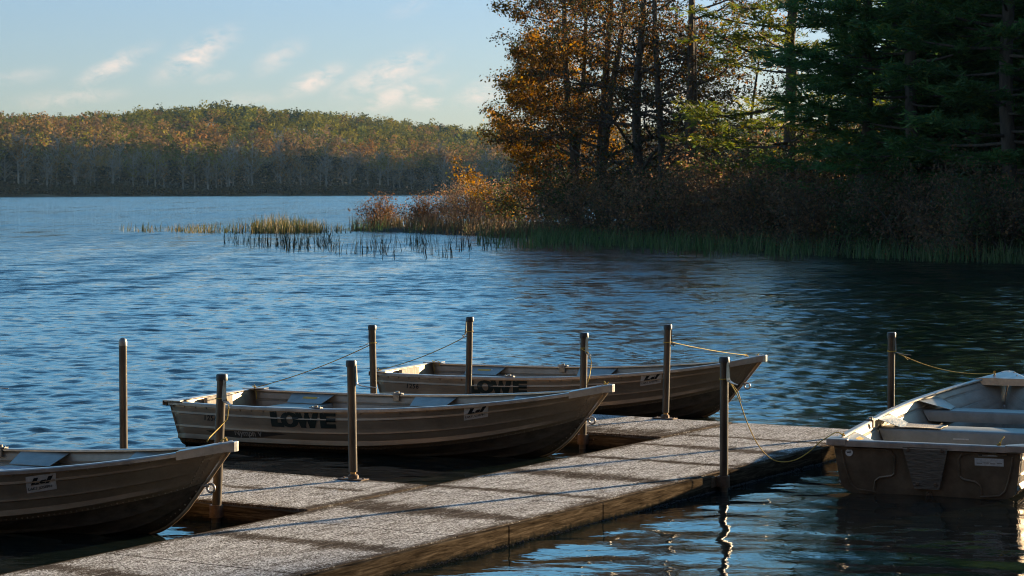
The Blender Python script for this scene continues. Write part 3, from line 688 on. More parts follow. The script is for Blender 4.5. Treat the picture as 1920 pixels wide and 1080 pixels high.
SH += [('green', 1500, 92, 1.5, 'tall green shrub behind the reddish pine trunk'), ('brown', 1560, 90, 1.55, 'tall brown shrub at the back, right of the reddish pine'),
       ('green', 1625, 86, 1.5, 'tall dark shrub at the back, left of the bare pine trunk'), ('russet', 1690, 84, 1.6, 'tall russet shrub behind the bare pine trunk'),
       ('green', 1755, 83, 1.6, 'tall dark shrub at the back, right of the bare pine trunk'), ('brown', 1825, 81, 1.6, 'tall brown shrub at the back between the right hand pines'),
       ('green', 1890, 79, 1.6, 'tall dark shrub at the back, second from the right edge'), ('russet', 1445, 94, 1.4, 'tall russet shrub behind, left of the reddish pine'),
       ('brown', 1365, 97, 1.45, 'tall brown shrub behind, right of the divided oak'), ('russet', 1275, 100, 1.35, 'russet shrub behind the divided oak'), ('brown', 1945, 78, 1.6, 'tall brown shrub half cut off by the right edge')]
for a in SH: shrub(a[0], a[1], a[2], a[3] * (1.0 if a[1] < 980 else 1.28), a[4])

# --- reeds and bank grass (uncountable)
def blades(name, P, h, w, pal, wts, seed, lean=.22, label=None, cat=None):
    rng = np.random.default_rng(seed); n = len(P); h = h * (1 + .38 * rng.normal(size=n)).clip(.25, 1.8)
    th = rng.random(n) * 6.28; s = np.stack([np.cos(th), np.sin(th), np.zeros(n)], 1) * w * .5
    ln = rng.normal(size=(n, 2)) * lean * h[:, None] + np.array([.06, 0]) * h[:, None]
    top = P + np.concatenate([ln, h[:, None]], 1); mid = P + np.concatenate([ln * .35, h[:, None] * .55], 1)
    V = np.stack([P - s, P + s, mid - s * .8, mid + s * .8, top - s * .15, top + s * .15], 1).reshape(-1, 3)
    b = np.arange(n)[:, None] * 6; Fc = np.concatenate([b + np.array([[0, 1, 3, 2]]), b + np.array([[2, 3, 5, 4]])])
    col = np.repeat(pick(rng, n, pal, wts), 6, 0)
    o = obj(name, leaf_mesh(name, V, Fc, col), M['reed']); tag(o, label, cat, kind='stuff'); return o
def on_water(rng, n, xr, yr, clump=0, cs=.35):
    """points on the lake between two picture columns and a waterline band"""
    px = rng.uniform(*xr, n); py = np.interp(px, yr[0], yr[1]) + (np.interp(px, yr[0], yr[2]) - np.interp(px, yr[0], yr[1])) * rng.random(n)
    Q = np.array([un(a, b) for a, b in zip(px, py)])
    if clump:
        k = rng.integers(0, n, clump); Q = Q[k][rng.integers(0, clump, n)] + rng.normal(size=(n, 2)) * cs
    return np.concatenate([Q, np.full((n, 1), -.05)], 1)
rng = np.random.default_rng(77)
TAN = [(.12, .10, .048), (.075, .08, .035), (.19, .15, .085), (.045, .06, .025)]
DARKR = [(.030, .034, .018), (.05, .048, .022), (.02, .022, .014)]
GRN = [(.085, .135, .05), (.055, .10, .04), (.12, .16, .065), (.15, .165, .085)]
P = np.concatenate([on_water(rng, 900, (470, 600), ([0, 1920], [431, 431], [438, 438])), on_water(rng, 700, (330, 650), ([0, 1920], [432, 432], [438, 438]), 60),
                    on_water(rng, 110, (215, 335), ([0, 1920], [432, 432], [436, 436]), 14)])
d = np.abs((P[:, 0] / P[:, 1] * F_PX + 960) - 520); hh = .32 + .30 * np.exp(-(d / 80) ** 2)
blades('reeds', P, hh, .035, TAN, [3, 3, 2, 4], 1, .16, 'sunlit tan and green reeds standing out in the open lake', 'reeds')
P = np.concatenate([on_water(rng, 420, (420, 640), ([400, 640], [452, 455], [462, 470]), 55, .22), on_water(rng, 620, (540, 930), ([500, 930], [458, 452], [472, 484]), 80, .25),
                    on_water(rng, 60, (690, 870), ([690, 870], [470, 470], [487, 489]), 14, .12)])
P = P[::2]
blades('reeds', P, .52, .024, DARKR, [3, 3, 2], 2, .17, 'dark spiky reeds rising from the lake in front of the point', 'reeds')
P = np.concatenate([on_water(rng, 9000, (1000, 1940), ([1000, 1300, 1500, 1700, 1940], [440, 446, 450, 456, 462], [455, 470, 480, 490, 498])),
                    on_water(rng, 1500, (900, 1500), ([900, 1200, 1500], [446, 450, 462], [464, 476, 488]), 150, .3),
                    on_water(rng, 1500, (660, 1100), ([660, 900, 1100], [429, 436, 444], [434, 442, 454]))])
cl = .5 + .5 * np.sin(P[:, 0] * 2.1 + P[:, 1] * .7) * np.sin(P[:, 1] * 1.3 - P[:, 0] * .6 + 1); P = P[rng.random(len(P)) < .35 + .65 * cl]
blades('reeds', P, .52, .028, GRN, [3, 3, 2, 1], 3, .19, 'green reed belt along the shaded right hand shore', 'reeds')
n = 9000; px = rng.uniform(655, 1930, n); k = rng.random(n)
SX = np.array([660, 720, 800, 940, 1100, 1300, 1500, 1700, 1930]); SY = np.array([433, 434, 438, 445, 448, 452, 458, 464, 470])
Q = np.array([un(a, b) for a, b in zip(px, np.interp(px, SX, SY))]); off = k * 3.2
Q = Q + np.stack([off * .55, off * .83], 1); keep = rng.random(n) < np.interp(px, [655, 1000, 1300, 1900], [1, .8, .45, .4]); Q = Q[keep]
P = np.concatenate([Q, np.maximum(0, ground_h(Q[:, 0], Q[:, 1]))[:, None] - .04], 1)
blades('bank_grass', P, .62, .03, [(.15, .10, .06), (.10, .075, .045), (.19, .14, .085), (.07, .07, .035)], [3, 3, 2, 1], 4, .22, 'tawny dry grass fringing the bank below the shrubs', 'grass')

# ---------------------------------------------------------------- far woods
def crown_cloud(rng, n, w, h, cz, lobes=6):
    c = rng.normal(size=(lobes, 3)) * np.array([w * .26, w * .26, h * .22]); r = .55 + .45 * rng.random(lobes)
    i = rng.integers(0, lobes, n); v = rng.normal(size=(n, 3)); v /= np.linalg.norm(v, axis=1, keepdims=True)
    return c[i] + v * (rng.random((n, 1)) ** .35) * r[i][:, None] * np.array([w * .34, w * .34, h * .36]) + np.array([0, 0, cz])
FARPAL = {'orange': (.22, .115, .038), 'brown': (.21, .13, .052), 'greybrown': (.19, .13, .075), 'yellow': (.17, .145, .03), 'olive': (.15, .135, .020), 'green': (.085, .095, .020), 'darkgreen': (.020, .034, .02)}
def far_forest():
    rng = np.random.default_rng(9); Vs, Fs, Cs = [], [], []; k = 0; cells = []
    xs = []
    # hill in view
    for it in range(10800):
        y = rng.uniform(780, 1760); a = rng.uniform(-.30, .30); x = a * y; b = y - float(shore_y(x))
        if b < 24 or b > 720: continue
        dens = 1.0 if b < 260 else .62
        xs.append((x, y, b, 0))
    for it in range(2600):                                   # the ridge beyond the right edge of the picture
        t = rng.uniform(-.3, 1.2); x = 352 + 288 * t + rng.normal() * 55; y = 1225 + 435 * t + rng.normal() * 55
        if abs(x / y) < .3: continue
        xs.append((x, y, 300, 1))
    for (x, y, b, ridge) in xs:
        z = float(hill_h(x, y)); big = rng.random()
        if b > 330 + 60 * math.sin(x * .02): c = ['olive', 'green', 'olive', 'darkgreen', 'yellow', 'brown'][int(rng.choice(6, p=[.36, .26, .16, .08, .06, .08]))]; w, h, H = 10.0, 7.5, 11
        else: c = ['orange', 'brown', 'greybrown', 'yellow', 'olive', 'green'][int(rng.choice(6, p=[.14, .27, .29, .10, .11, .09]))]; w, h, H = 9.5, 9.5, 16
        if ridge: w, h, H = 10, 9, 13
        s = .75 + .5 * big; n = 120 if not ridge else 20
        dim = 0
        conif = c in ('darkgreen',)
        P = crown_cloud(rng, n, w * s, h * s, H * s - h * s * .45, 5)
        if conif: P[:, :2] *= (1 - .7 * np.clip((P[:, 2] - P[:, 2].min()) / np.ptp(P[:, 2]), 0, 1))[:, None]
        if ridge: P = np.concatenate([P, rng.normal(size=(14, 3)) * np.array([3, 3, 2.5]) + np.array([0, 0, 4])])
        face = P - np.array([0, 0, H * s - h * s * .6]); P = P + np.array([x, y, z]); col = np.array(FARPAL[c])[None] * max(.45, 1 + .32 * rng.normal()) * (1 + .07 * rng.normal(size=(len(P), 1))).clip(.5, 1.6)
        v, f, cc = leaf_quads(P, (1.12 if not ridge else 3.6) * s, rng, col, .15, .8, face=face); Vs.append(v); Fs.append(f + k); Cs.append(cc); k += len(v)
    V, Fc, col = np.concatenate(Vs), np.concatenate(Fs), np.concatenate(Cs)
    tag(obj('forest', leaf_mesh('forest', V, Fc, col), M['farleaf']), 'far autumn woodland in brown, orange and olive covering the hill', 'forest', kind='stuff')
    # evergreen understorey behind the pale trunks, the shade there put into its dark colour
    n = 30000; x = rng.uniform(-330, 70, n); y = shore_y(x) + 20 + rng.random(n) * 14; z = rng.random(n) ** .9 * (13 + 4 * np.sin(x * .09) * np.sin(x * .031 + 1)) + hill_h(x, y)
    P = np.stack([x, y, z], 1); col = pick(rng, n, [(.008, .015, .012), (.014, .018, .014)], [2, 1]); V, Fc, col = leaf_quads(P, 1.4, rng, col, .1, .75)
    tag(obj('understorey', leaf_mesh('understorey', V, Fc, col), M['farleaf']), 'evergreen understorey across the lake, shade put into its dark colour', 'forest', kind='stuff')
    # dark undergrowth along the far waterline
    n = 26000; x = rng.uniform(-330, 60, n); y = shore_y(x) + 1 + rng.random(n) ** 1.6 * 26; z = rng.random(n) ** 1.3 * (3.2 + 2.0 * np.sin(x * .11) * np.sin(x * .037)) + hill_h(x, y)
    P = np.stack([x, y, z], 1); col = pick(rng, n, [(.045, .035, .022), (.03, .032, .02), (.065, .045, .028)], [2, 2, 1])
    V, Fc, col = leaf_quads(P, 1.3, rng, col, .1, .7)
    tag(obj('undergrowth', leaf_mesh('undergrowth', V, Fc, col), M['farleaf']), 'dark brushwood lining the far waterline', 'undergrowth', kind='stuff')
far_forest()
def far_trees():
    kinds = {'bare': ('greybrown', 'leafless pale trunked tree in the shaded front row across the lake', 22), 'rust': ('orange', 'rusty orange tree in the front row across the lake', 90),
             'lemon': ('yellow', 'yellow green tree in the front row across the lake', 100), 'pine': ('darkgreen', 'dark conical evergreen in the front row across the lake', 110), 'tan': ('brown', 'thin tan leaved tree in the front row across the lake', 55)}
    protos = {}
    for q, (kd, (c, lab, n)) in enumerate(kinds.items()):
        rng = np.random.default_rng(50 + q); lst = []
        for var in range(3):
            H = 18.; mb = MB(); P = []
            tr = [Vector((rng.normal() * .25 * i / 5, rng.normal() * .25 * i / 5, H * .9 * i / 6 - .5)) for i in range(7)]
            mb.tube(tr, [.42 - .052 * i for i in range(7)], 5, cap=False)
            for b in range(26 if kd != 'pine' else 6):
                f = .35 + .6 * rng.random(); p = tr[min(5, int(f * 6))].lerp(tr[min(6, int(f * 6) + 1)], .5); th = rng.random() * 6.28; L = (1 - f * .6) * 6.5
                e = p + Vector((math.cos(th) * L * .6, math.sin(th) * L * .6, L * .65)); m_ = p.lerp(e, .5) + Vector(rng.normal(size=3)) * .3
                mb.tube([p, m_, e], [.13, .08, .035], 3, cap=False)
                for s in range(3):
                    e2 = e + Vector(rng.normal(size=3)) * 1.4 + Vector((0, 0, .8)); mb.tube([m_.lerp(e, .3 + .3 * s), e2], [.05, .025], 3, cap=False)
            if kd == 'pine':
                zz = rng.random(220); P = np.stack([*(rng.normal(size=(2, 220)) * 1.6 * (1 - zz * .92)), 2.5 + zz * (H - 1)], 1)
            else: P = crown_cloud(rng, n * 2, 7.0, 10.5, H * .66, 7)
            col = np.array(FARPAL[c])[None] * (1 + .25 * rng.normal(size=(len(P), 1))).clip(.4, 1.7)
            V, Fc, col = leaf_quads(P, .95 if kd != 'pine' else 1.5, rng, col, .1, .65)
            tm = fmesh('trunk', mb.v, mb.f, True); tm.materials.append(M['far_bark']); cm_ = leaf_mesh('crown', V, Fc, col); cm_.materials.append(M['farleaf'])
            lst.append((tm, cm_))
        protos[kd] = (lst, lab)
    rng = np.random.default_rng(61); N = 112
    order = list(rng.choice(['bare', 'rust', 'lemon', 'pine', 'tan'], N, p=[.32, .18, .15, .04, .31]))
    for i in range(N):
        a = -.262 + .262 * 1.08 * (i + .5 + rng.normal() * 1.1) / N * 1.0
        if i > 102: a = .0 + (i - 102) * .010
        y = 700.
        for _ in range(30): y = float(shore_y(a * y)) + 7 + (i * 37 % 23) * 1.1
        x = a * y; kd = order[i]; lst, lab = protos[kd]; tm, cm_ = lst[i % 3]
        r = empty('shoreline_tree', (x, y, float(hill_h(x, y)) - .2), i * 1.7); s = .62 + .68 * rng.random() ** 1.3; r.scale = (s, s, s * (.9 + .25 * rng.random()))
        tag(r, lab, 'tree', {'bare': 'leafless trees across the lake', 'rust': 'rusty trees across the lake', 'lemon': 'yellow green trees across the lake', 'pine': 'evergreens across the lake', 'tan': 'tan trees across the lake'}[kd])
        obj('trunk', tm, None, r); obj('crown', cm_, None, r)
far_trees()
# the wood that continues along the right shore, beyond the picture; it shades the pines
def right_wood():
    rng = np.random.default_rng(15); Vs, Fs, Cs = [], [], []; k = 0; mb = MB()
    sx, sy = math.sin(SUN_AZ), math.cos(SUN_AZ)
    for it in range(900):
        x = rng.uniform(19, 110); y = rng.uniform(45, 188); perp = x * sy - y * sx
        if x / y < .262: continue
        ok = (-75.5 < perp < -19 and not -65.5 < perp < -55.5) or (-9.9 < perp < -2 and x > 36)
        if not ok or float(poly_sd(np.array([x]), np.array([y]), SHORE)[0]) < 1: continue
        H = rng.uniform(12, 17) if perp < -19 else rng.uniform(9, 13); w = rng.uniform(4.5, 6.5)
        z = float(ground_h(x, y)); mb.tube([(x, y, z - .3), (x, y, z + H * .9)], [.22, .05], 5, cap=False)
        P = np.concatenate([crown_cloud(rng, 230, w, H * .75, H * .6, 7), rng.normal(size=(60, 3)) * np.array([w * .3, w * .3, 1.0]) + np.array([0, 0, 1.6])]) + np.array([x, y, z])
        col = pick(rng, len(P), PINE, [3, 3, 2, 1]); v, f, c = leaf_quads(P, .95, rng, col, .1, .7); Vs.append(v); Fs.append(f + k); Cs.append(c); k += len(v)
    for it in range(46):                                     # big trees whose shade falls on the right hand boat and the near edge of the walkway
        t = rng.uniform(78, 96); perp = rng.uniform(-7.9, -1.0); x, y = t * sx + perp * sy, t * sy - perp * sx; z = float(ground_h(x, y)); H = rng.uniform(24, 28); w = rng.uniform(2.9, 3.7)
        mb.tube([(x, y, z - .3), (x, y, z + H * .9)], [.26, .05], 5, cap=False); P = crown_cloud(rng, 260, w, H * .85, H * .55, 9) + np.array([x, y, z])
        col = pick(rng, len(P), PINE, [3, 3, 2, 1]); v, f, c = leaf_quads(P, .8, rng, col, .1, .7); Vs.append(v); Fs.append(f + k); Cs.append(c); k += len(v)
    V, Fc, col = np.concatenate(Vs), np.concatenate(Fs), np.concatenate(Cs)
    o = obj('woodland', leaf_mesh('woodland', V, Fc, col), M['needle']); tag(o, 'dark wood continuing along the shore to the right', 'forest', kind='stuff')
    obj('trunk', fmesh('trunk', mb.v, mb.f, True), M['bark'], o)['kind'] = 'stuff'
right_wood()

# the sunlit shore behind the camera: autumn trees whose warm light fills the shaded boat sides
def near_shore():
    rng = np.random.default_rng(41)
    poly = [(-120, -22), (-60, -16), (-20, -9), (0, -3), (14, -2), (30, -6), (70, -12), (70, -110), (-120, -110)]
    xs = np.arange(-124, 76, 2.0); ys = np.arange(-112, 2, 2.0); X, Y = np.meshgrid(xs, ys); sd = poly_sd(X, Y, poly)
    Z = np.where(sd < 0, -.4, .5 * (1 - np.exp(-sd * .5)) + .08 * np.clip(sd, 0, 60)); V = np.stack([X, Y, Z], -1).reshape(-1, 3); nx = len(xs)
    i, j = np.meshgrid(np.arange(len(ys) - 1), np.arange(nx - 1), indexing='ij'); q = i * nx + j
    tag(obj('near_shore', fmesh('near_shore', V, np.stack([q, q + 1, q + nx + 1, q + nx], -1).reshape(-1, 4), True), M['hillside']), kind='structure')
    Vs, Fs, Cs = [], [], []; k = 0; mb = MB()
    for it in range(150):
        x = rng.uniform(-105, 60); y = rng.uniform(-75, -10); d = float(poly_sd(np.array([x]), np.array([y]), poly)[0])
        if d < 6: continue
        z = .5 + .08 * d; H = rng.uniform(11, 18); w = rng.uniform(6, 9); mb.tube([(x, y, z - .5), (x, y, z + H * .8)], [.25, .06], 5, cap=False)
        P = np.concatenate([crown_cloud(rng, 150, w, H * .75, H * .6, 7), rng.normal(size=(50, 3)) * np.array([w * .35, w * .35, 1.2]) + np.array([0, 0, 1.8])]); face = P - np.array([0, 0, H * .5]); P = P + np.array([x, y, z])
        col = pick(rng, len(P), [(.22, .12, .035), (.18, .11, .03), (.26, .16, .04), (.10, .085, .03)], [3, 3, 2, 2]); v, f, c = leaf_quads(P, 1.5, rng, col, .1, .8, face=face); Vs.append(v); Fs.append(f + k); Cs.append(c); k += len(v)
    o = obj('woodland', leaf_mesh('woodland', np.concatenate(Vs), np.concatenate(Fs), np.concatenate(Cs)), M['farleaf']); tag(o, 'sunlit autumn wood on the near shore behind the camera', 'forest', kind='stuff')
    obj('trunk', fmesh('trunk', mb.v, mb.f, True), M['bark'], o)['kind'] = 'stuff'
near_shore()
# ---------------------------------------------------------------- docks
DO = DO * DK
def dpt(t, n, z=0.0): return DO + DT * t * DK + DN * n * DK + Vector((0, 0, z))
DOCK_RZ = math.atan2(DT.y, DT.x) - math.pi / 2          # local +Y runs along the walkway, local +X to its near side
def deck_panel(root, x0, x1, y0, y1, bare_fn, seed):
    """plywood-like deck sheet with a fine grid that carries where the frost has worn away"""
    st = .035; nx = max(2, int((x1 - x0) / st)); ny = max(2, int((y1 - y0) / st))
    X, Y = np.meshgrid(np.linspace(x0, x1, nx + 1), np.linspace(y0, y1, ny + 1)); th = .036
    V = np.stack([X, Y, np.full_like(X, DECK_Z)], -1).reshape(-1, 3); w = nx + 1
    i, j = np.meshgrid(np.arange(ny), np.arange(nx), indexing='ij'); q = i * w + j
    Fc = [tuple(a) for a in np.stack([q, q + 1, q + w + 1, q + w], -1).reshape(-1, 4)]
    bare = bare_fn(X, Y).ravel(); k = len(V)
    cs = [(x0, y0), (x1, y0), (x1, y1), (x0, y1)]; z0 = DECK_Z - th
    V = np.concatenate([V, np.array([(x, y, DECK_Z) for x, y in cs] + [(x, y, z0) for x, y in cs])])
    Fc += [(k + a, k + 4 + a, k + 4 + (a + 1) % 4, k + (a + 1) % 4) for a in range(4)] + [(k + 7, k + 6, k + 5, k + 4)]
    me = fmesh('deck_panel', list(map(tuple, V)), Fc); at = me.attributes.new('bare', 'FLOAT', 'POINT')
    at.data.foreach_set('value', np.concatenate([bare, np.ones(8)]).astype(np.float32))
    return obj('deck_panel', me, M['deck'], root)
_nr = np.random.default_rng(3); _ph = _nr.random(12) * 6.28
def wob(a, b=0): return np.sin(a * 3.1 + _ph[0]) * .5 + np.sin(a * 7.3 + b * 2 + _ph[1]) * .3 + np.sin(a * 15 + b * 5 + _ph[2]) * .2
STRIPS = [(-3.45, .05), (-2.08, .075), (-.74, .09), (.28, .012), (1.22, .07), (2.22, .015), (3.12, .05), (3.9, .015)]
def bare_main(X, Y):
    b = np.zeros_like(X)
    for (c, w) in STRIPS:
        ww = w * (1 + .9 * wob(X * .7 + c * 4)); d = np.abs(Y - c - .03 * wob(X * .5 + c)); b = np.maximum(b, 1 - sstep(ww * .4, ww * 1.5 + .08, d))
    e = np.minimum(X + 1.3, -X); b = np.maximum(b, .85 * (1 - sstep(0, .09 + .05 * wob(Y * 1.5), e)))
    # worn wedges that run in from the far edge beside the strips
    b = np.maximum(b, .9 * (1 - sstep(.05, .24, np.hypot((X + 1.2) * .45, Y + .72 - .2 * (X + 1.3)))))
    return b
def bare_fingerA(X, Y):
    b = .85 * (1 - sstep(.02, .10, np.minimum(Y + 1.06, .27 - Y))) * .8
    for (c, d0) in ((-2.35, -.45), (-1.75, -.2), (-2.9, -.6)): b = np.maximum(b, .75 * (1 - sstep(.5, 1, np.hypot((X - c) / .28, (Y - d0) / .07))))
    return np.maximum(b, 1 - sstep(.03, .09, np.abs(X + 1.36)))
def bare_fingerB(X, Y):
    b = .9 * (1 - sstep(.05, .55, np.abs(Y - 3.8) + .10 * wob(X * 2, Y))) + .05
    return np.clip(np.maximum(b, 1 - sstep(.03, .09, np.abs(X + 1.36))), 0, 1)
def board(root, a, b, z0, z1, th, name='fascia_board', m=None):
    """plank standing on edge from local point a to b"""
    a = Vector((*a, 0)); b = Vector((*b, 0)); d = (b - a); L = d.length; d.normalize(); mb = MB()
    Mx = Matrix.Rotation(math.atan2(d.y, d.x), 3, 'Z'); c = (a + b) / 2; mb.box((c.x, c.y, (z0 + z1) / 2), (L, th, z1 - z0), Mx, .004)
    return mb.build(name, m or M['fascia'], root)
def bolt(mb, p, d, r=.011, h=.008):
    q = Vector(d).to_track_quat('Z', 'Y').to_matrix(); mb.lathe([(r, 0), (r, h * .7), (r * .6, h)], p, 8, q)
walk = empty('dock_walkway', (DO.x, DO.y, 0), DOCK_RZ); walk.scale = (DK, DK, 1); tag(walk, 'long frosted wooden walkway crossing from bottom left to the right hand boat', 'dock')
prev = -8.0
for s in (-6.6, -5.4, -4.18, -2.95, -1.48, -.0, 1.24, 2.225, 3.6, 4.95):
    deck_panel(walk, -1.3, 0, prev + .006, s - .006, bare_main, 1); prev = s
for (y0, y1) in ((-8, -5.4), (-5.4, -2.95), (-2.95, -.98), (-.98, .16), (.16, 2.0), (2.0, 3.6), (3.6, 4.95)):
    board(walk, (.0215, y0 + .003), (.0215, y1 - .003), -.07, DECK_Z - .006, .037)
board(walk, (-1.323, -8), (-1.323, -1.075), -.07, DECK_Z - .006, .04); board(walk, (-1.323, .285), (-1.323, 3.635), -.07, DECK_Z - .006, .04)
board(walk, (-1.345, 4.974), (.042, 4.974), -.07, DECK_Z - .006, .04)
def mussels(root, x, y0, y1, seed):
    r = np.random.default_rng(seed); mb = MB()
    n = int((y1 - y0) * 420)
    for i in range(n):
        p = Vector((x + abs(r.normal()) * .006, r.uniform(y0, y1), .005 + r.normal() * .005)); s = .0016 + .004 * r.random() ** 3
        mb.add([p + Vector(v) * s for v in ((1, 0, 0), (0, 1.4, 0), (-1, 0, 0), (0, -1.4, 0), (0, 0, 1), (0, 0, -1))], [(0, 1, 4), (1, 2, 4), (2, 3, 4), (3, 0, 4), (1, 0, 5), (2, 1, 5), (3, 2, 5), (0, 3, 5)])
    mb.build('algae_crust', M['cap'], root)['kind'] = 'stuff'
mussels(walk, .041, -3.4, 4.9, 2)
def finger(t0, t1, bare, label):
    f = empty('finger_dock', (DO.x, DO.y, 0), DOCK_RZ); f.scale = (DK, DK, 1); tag(f, label, 'dock', 'finger docks off the walkway')
    deck_panel(f, -2.75, -1.348, t0, t1, bare, 2); deck_panel(f, -4.2, -2.758, t0, t1, bare, 2)
    board(f, (-4.2, t0 - .0215), (-2.42, t0 - .0215), -.07, DECK_Z - .006, .037); board(f, (-2.41, t0 - .0215), (-1.347, t0 - .0215), -.07, DECK_Z - .014, .037)
    board(f, (-4.2, t1 + .0215), (-1.347, t1 + .0215), -.07, DECK_Z - .006, .037); board(f, (-4.222, t0 - .04), (-4.222, t1 + .04), -.07, DECK_Z - .006, .037)
    return f
finger(-1.06, .27, bare_fingerA, 'frosted finger dock nearer the camera, behind the bow of the left boat')
finger(3.65, 4.95, bare_fingerB, 'finger dock farther away, between the middle boat and the farthest boat')
def fallen_leaf(px, py, label):
    x, y = un(px, py, DECK_Z); mb = MB(); s = .02
    mb.add([(0, 0, .002), (s, s * .5, .008), (2 * s, 0, .003), (s, -s * .5, .009), (s, 0, .003)], [(0, 4, 1), (1, 4, 2), (2, 4, 3), (3, 4, 0)])
    o = mb.build('fallen_leaf', M['dead_leaf']); o.location = (x, y, DECK_Z + .003); o.rotation_euler = (0, 0, px); tag(o, label, 'leaf', 'fallen leaves on the docks')
fallen_leaf(634, 919, 'brown leaf lying on the nearer finger dock'); fallen_leaf(520, 946, 'small dark leaf near the edge of the nearer finger dock'); fallen_leaf(1197, 784, 'yellow leaf on the farther finger dock')

# ---------------------------------------------------------------- mooring posts
POST_TOP = .946
def post(pos, label, kind, arm, top=POST_TOP, lean=(0, 0), dome=False, wall=None):
    """kind: 'bracket' (runs into the water, clamped to the dock edge) or 'flange' (stands on the deck)"""
    r = empty('dock_post', (pos.x, pos.y, 0)); tag(r, label, 'post', 'mooring posts on the docks'); rp = .0295
    L = lambda z: Vector((lean[0] * z, lean[1] * z, z))
    mb = MB()
    if kind == 'flange':
        z0 = DECK_Z
        mb.tube([L(z0 + .055), L(top - .035)], rp, 20); mb.build('pipe', M['post'], r, True, 40)
        mb = MB(); mb.tube([L(z0 + .012), L(z0 + .06)], .02, 16); mb.build('inner_pipe', M['brass'], r, True, 40)
        mb = MB(); Mx = Matrix.Rotation(DOCK_RZ, 3, 'Z'); mb.box((0, 0, z0 + .0055), (.20, .10, .009), Mx, .003); mb.lathe([(.038, 0), (.036, .02), (.026, .03)], (0, 0, z0 + .01), 16)
        for sx in (-.08, .08):
            p = Mx @ Vector((sx, 0, 0)); bolt(mb, (p.x, p.y, z0 + .01), (0, 0, 1), .009, .008)
        mb.build('flange', M['rust'], r, False)
    else:
        mb.tube([L(-.6), L(top - .035)], rp, 20); mb.build('pipe', M['post'], r, True, 40)
        mb = MB(); w = Vector(wall); side = Vector((-w.y, w.x, 0)); ang = math.atan2(side.y, side.x); Mx = Matrix.Rotation(ang, 3, 'Z')
        c = w * (-.048); zc = DECK_Z - .052
        for s in (-1, 1):
            p = c + side * s * .070; mb.box((p.x, p.y, zc), (.072, .010, .075), Mx, .003)
            bp = c + side * s * .082 + w * .005; bolt(mb, (bp.x, bp.y, zc), w, .009, .009)
        mb.lathe([(.0315, -.04), (.041, -.04), (.041, .04), (.0315, .04)], (0, 0, zc), 20)
        p = w * -.030; mb.box((p.x, p.y, zc), (.078, .036, .07), Mx)
        mb.build('dock_bracket', M['rust'], r)
    mb = MB(); q = L(top)
    if dome: mb.lathe([(.031, -.05), (.031, -.02), (.027, -.006), (.017, .006), (.006, .010)], q, 20)
    else: mb.lathe([(.034, -.045), (.037, -.042), (.037, -.010), (.032, -.001), (.02, .001)], q, 20)
    mb.build('post_cap', M['galv'] if dome else M['cap'], r, True, 40)
    if arm:
        ax, ay, ln = arm; d = Vector((ax, ay, 0)).normalized(); mb = MB(); sd = Vector((-d.y, d.x, 0)); o = L(.86)
        # strap lying on the pipe, bending out into the horn
        prof = [(rp + .003, .91, .010), (rp + .004, .845, .013), (rp + .006, .80, .017), (rp + .014, .778, .018), (rp + .04, .768, .016), (rp + ln * .6, .761, .012), (rp + ln, .755, .006)]
        v = []; f = []
        for (e, z, w) in prof:
            for (dw, de) in ((-1, 0), (1, 0), (1, .005), (-1, .005)):
                p = d * (e + (de if z > .785 else 0)) + sd * dw * w + Vector((lean[0] * z, lean[1] * z, z + (de if z <= .785 else 0))); v.append(p)
        for i in range(len(prof) - 1):
            for k in range(4): f.append((i * 4 + k, i * 4 + (k + 1) % 4, i * 4 + 4 + (k + 1) % 4, i * 4 + 4 + k))
        f += [(3, 2, 1, 0), tuple(len(v) - 4 + k for k in range(4))]; mb.add(v, f); mb.build('mooring_horn', M['galv'], r)
    return r
def at(t, n): return dpt(t, n)
NW = tuple(DN); FW = tuple(-DT); BW = tuple(DT)
P0 = at(-1.13, -4.0); P1 = at(.34, -4.02); P2 = at(-1.125, -2.005); P4 = at(.235, -1.915); P6 = at(3.575, -2.015); P3 = at(3.575, -4.04); P7 = at(4.91, -1.955); P5 = at(5.02, -4.01); P8 = at(1.80, .088); P9 = at(4.90, .088)
post(P0, 'mooring post just outside the left edge, only its metal horn showing', 'bracket', (1, .1, .165), wall=FW)
post(P1, 'domed grey mooring post standing beyond the left boat', 'bracket', None, 1.012, dome=True, wall=BW)
post(P2, 'leaning mooring post clamped beside the bow of the left boat', 'bracket', (.6, -.75, .10), wall=FW, lean=(.045, 0))
post(P4, 'mooring post on a flange at the edge of the nearer finger dock', 'flange', (1, -.12, .15), lean=(-.014, 0))
post(P3, 'mooring post behind the middle boat with a rope to its stern', 'bracket', (-1, -.1, .09), lean=(-.02, 0), wall=FW)
post(P5, 'tallest looking mooring post in front of the farthest boat lettering', 'bracket', (-1, .3, .04), wall=BW, lean=(0.02, 0))
post(P6, 'mooring post behind the bow of the middle boat', 'bracket', (.6, -.8, .07), lean=(.012, 0), wall=FW)
post(P7, 'mooring post on a flange beside the farthest boat, rope to its bow', 'flange', (.9, .5, .05), lean=(.022, 0))
post(P8, 'dark mooring post clamped to the near side of the walkway', 'bracket', (.62, -.75, .10), wall=NW)
post(P9, 'mooring post at the walkway end behind the right hand boat', 'bracket', (1, -.05, .13), wall=NW)

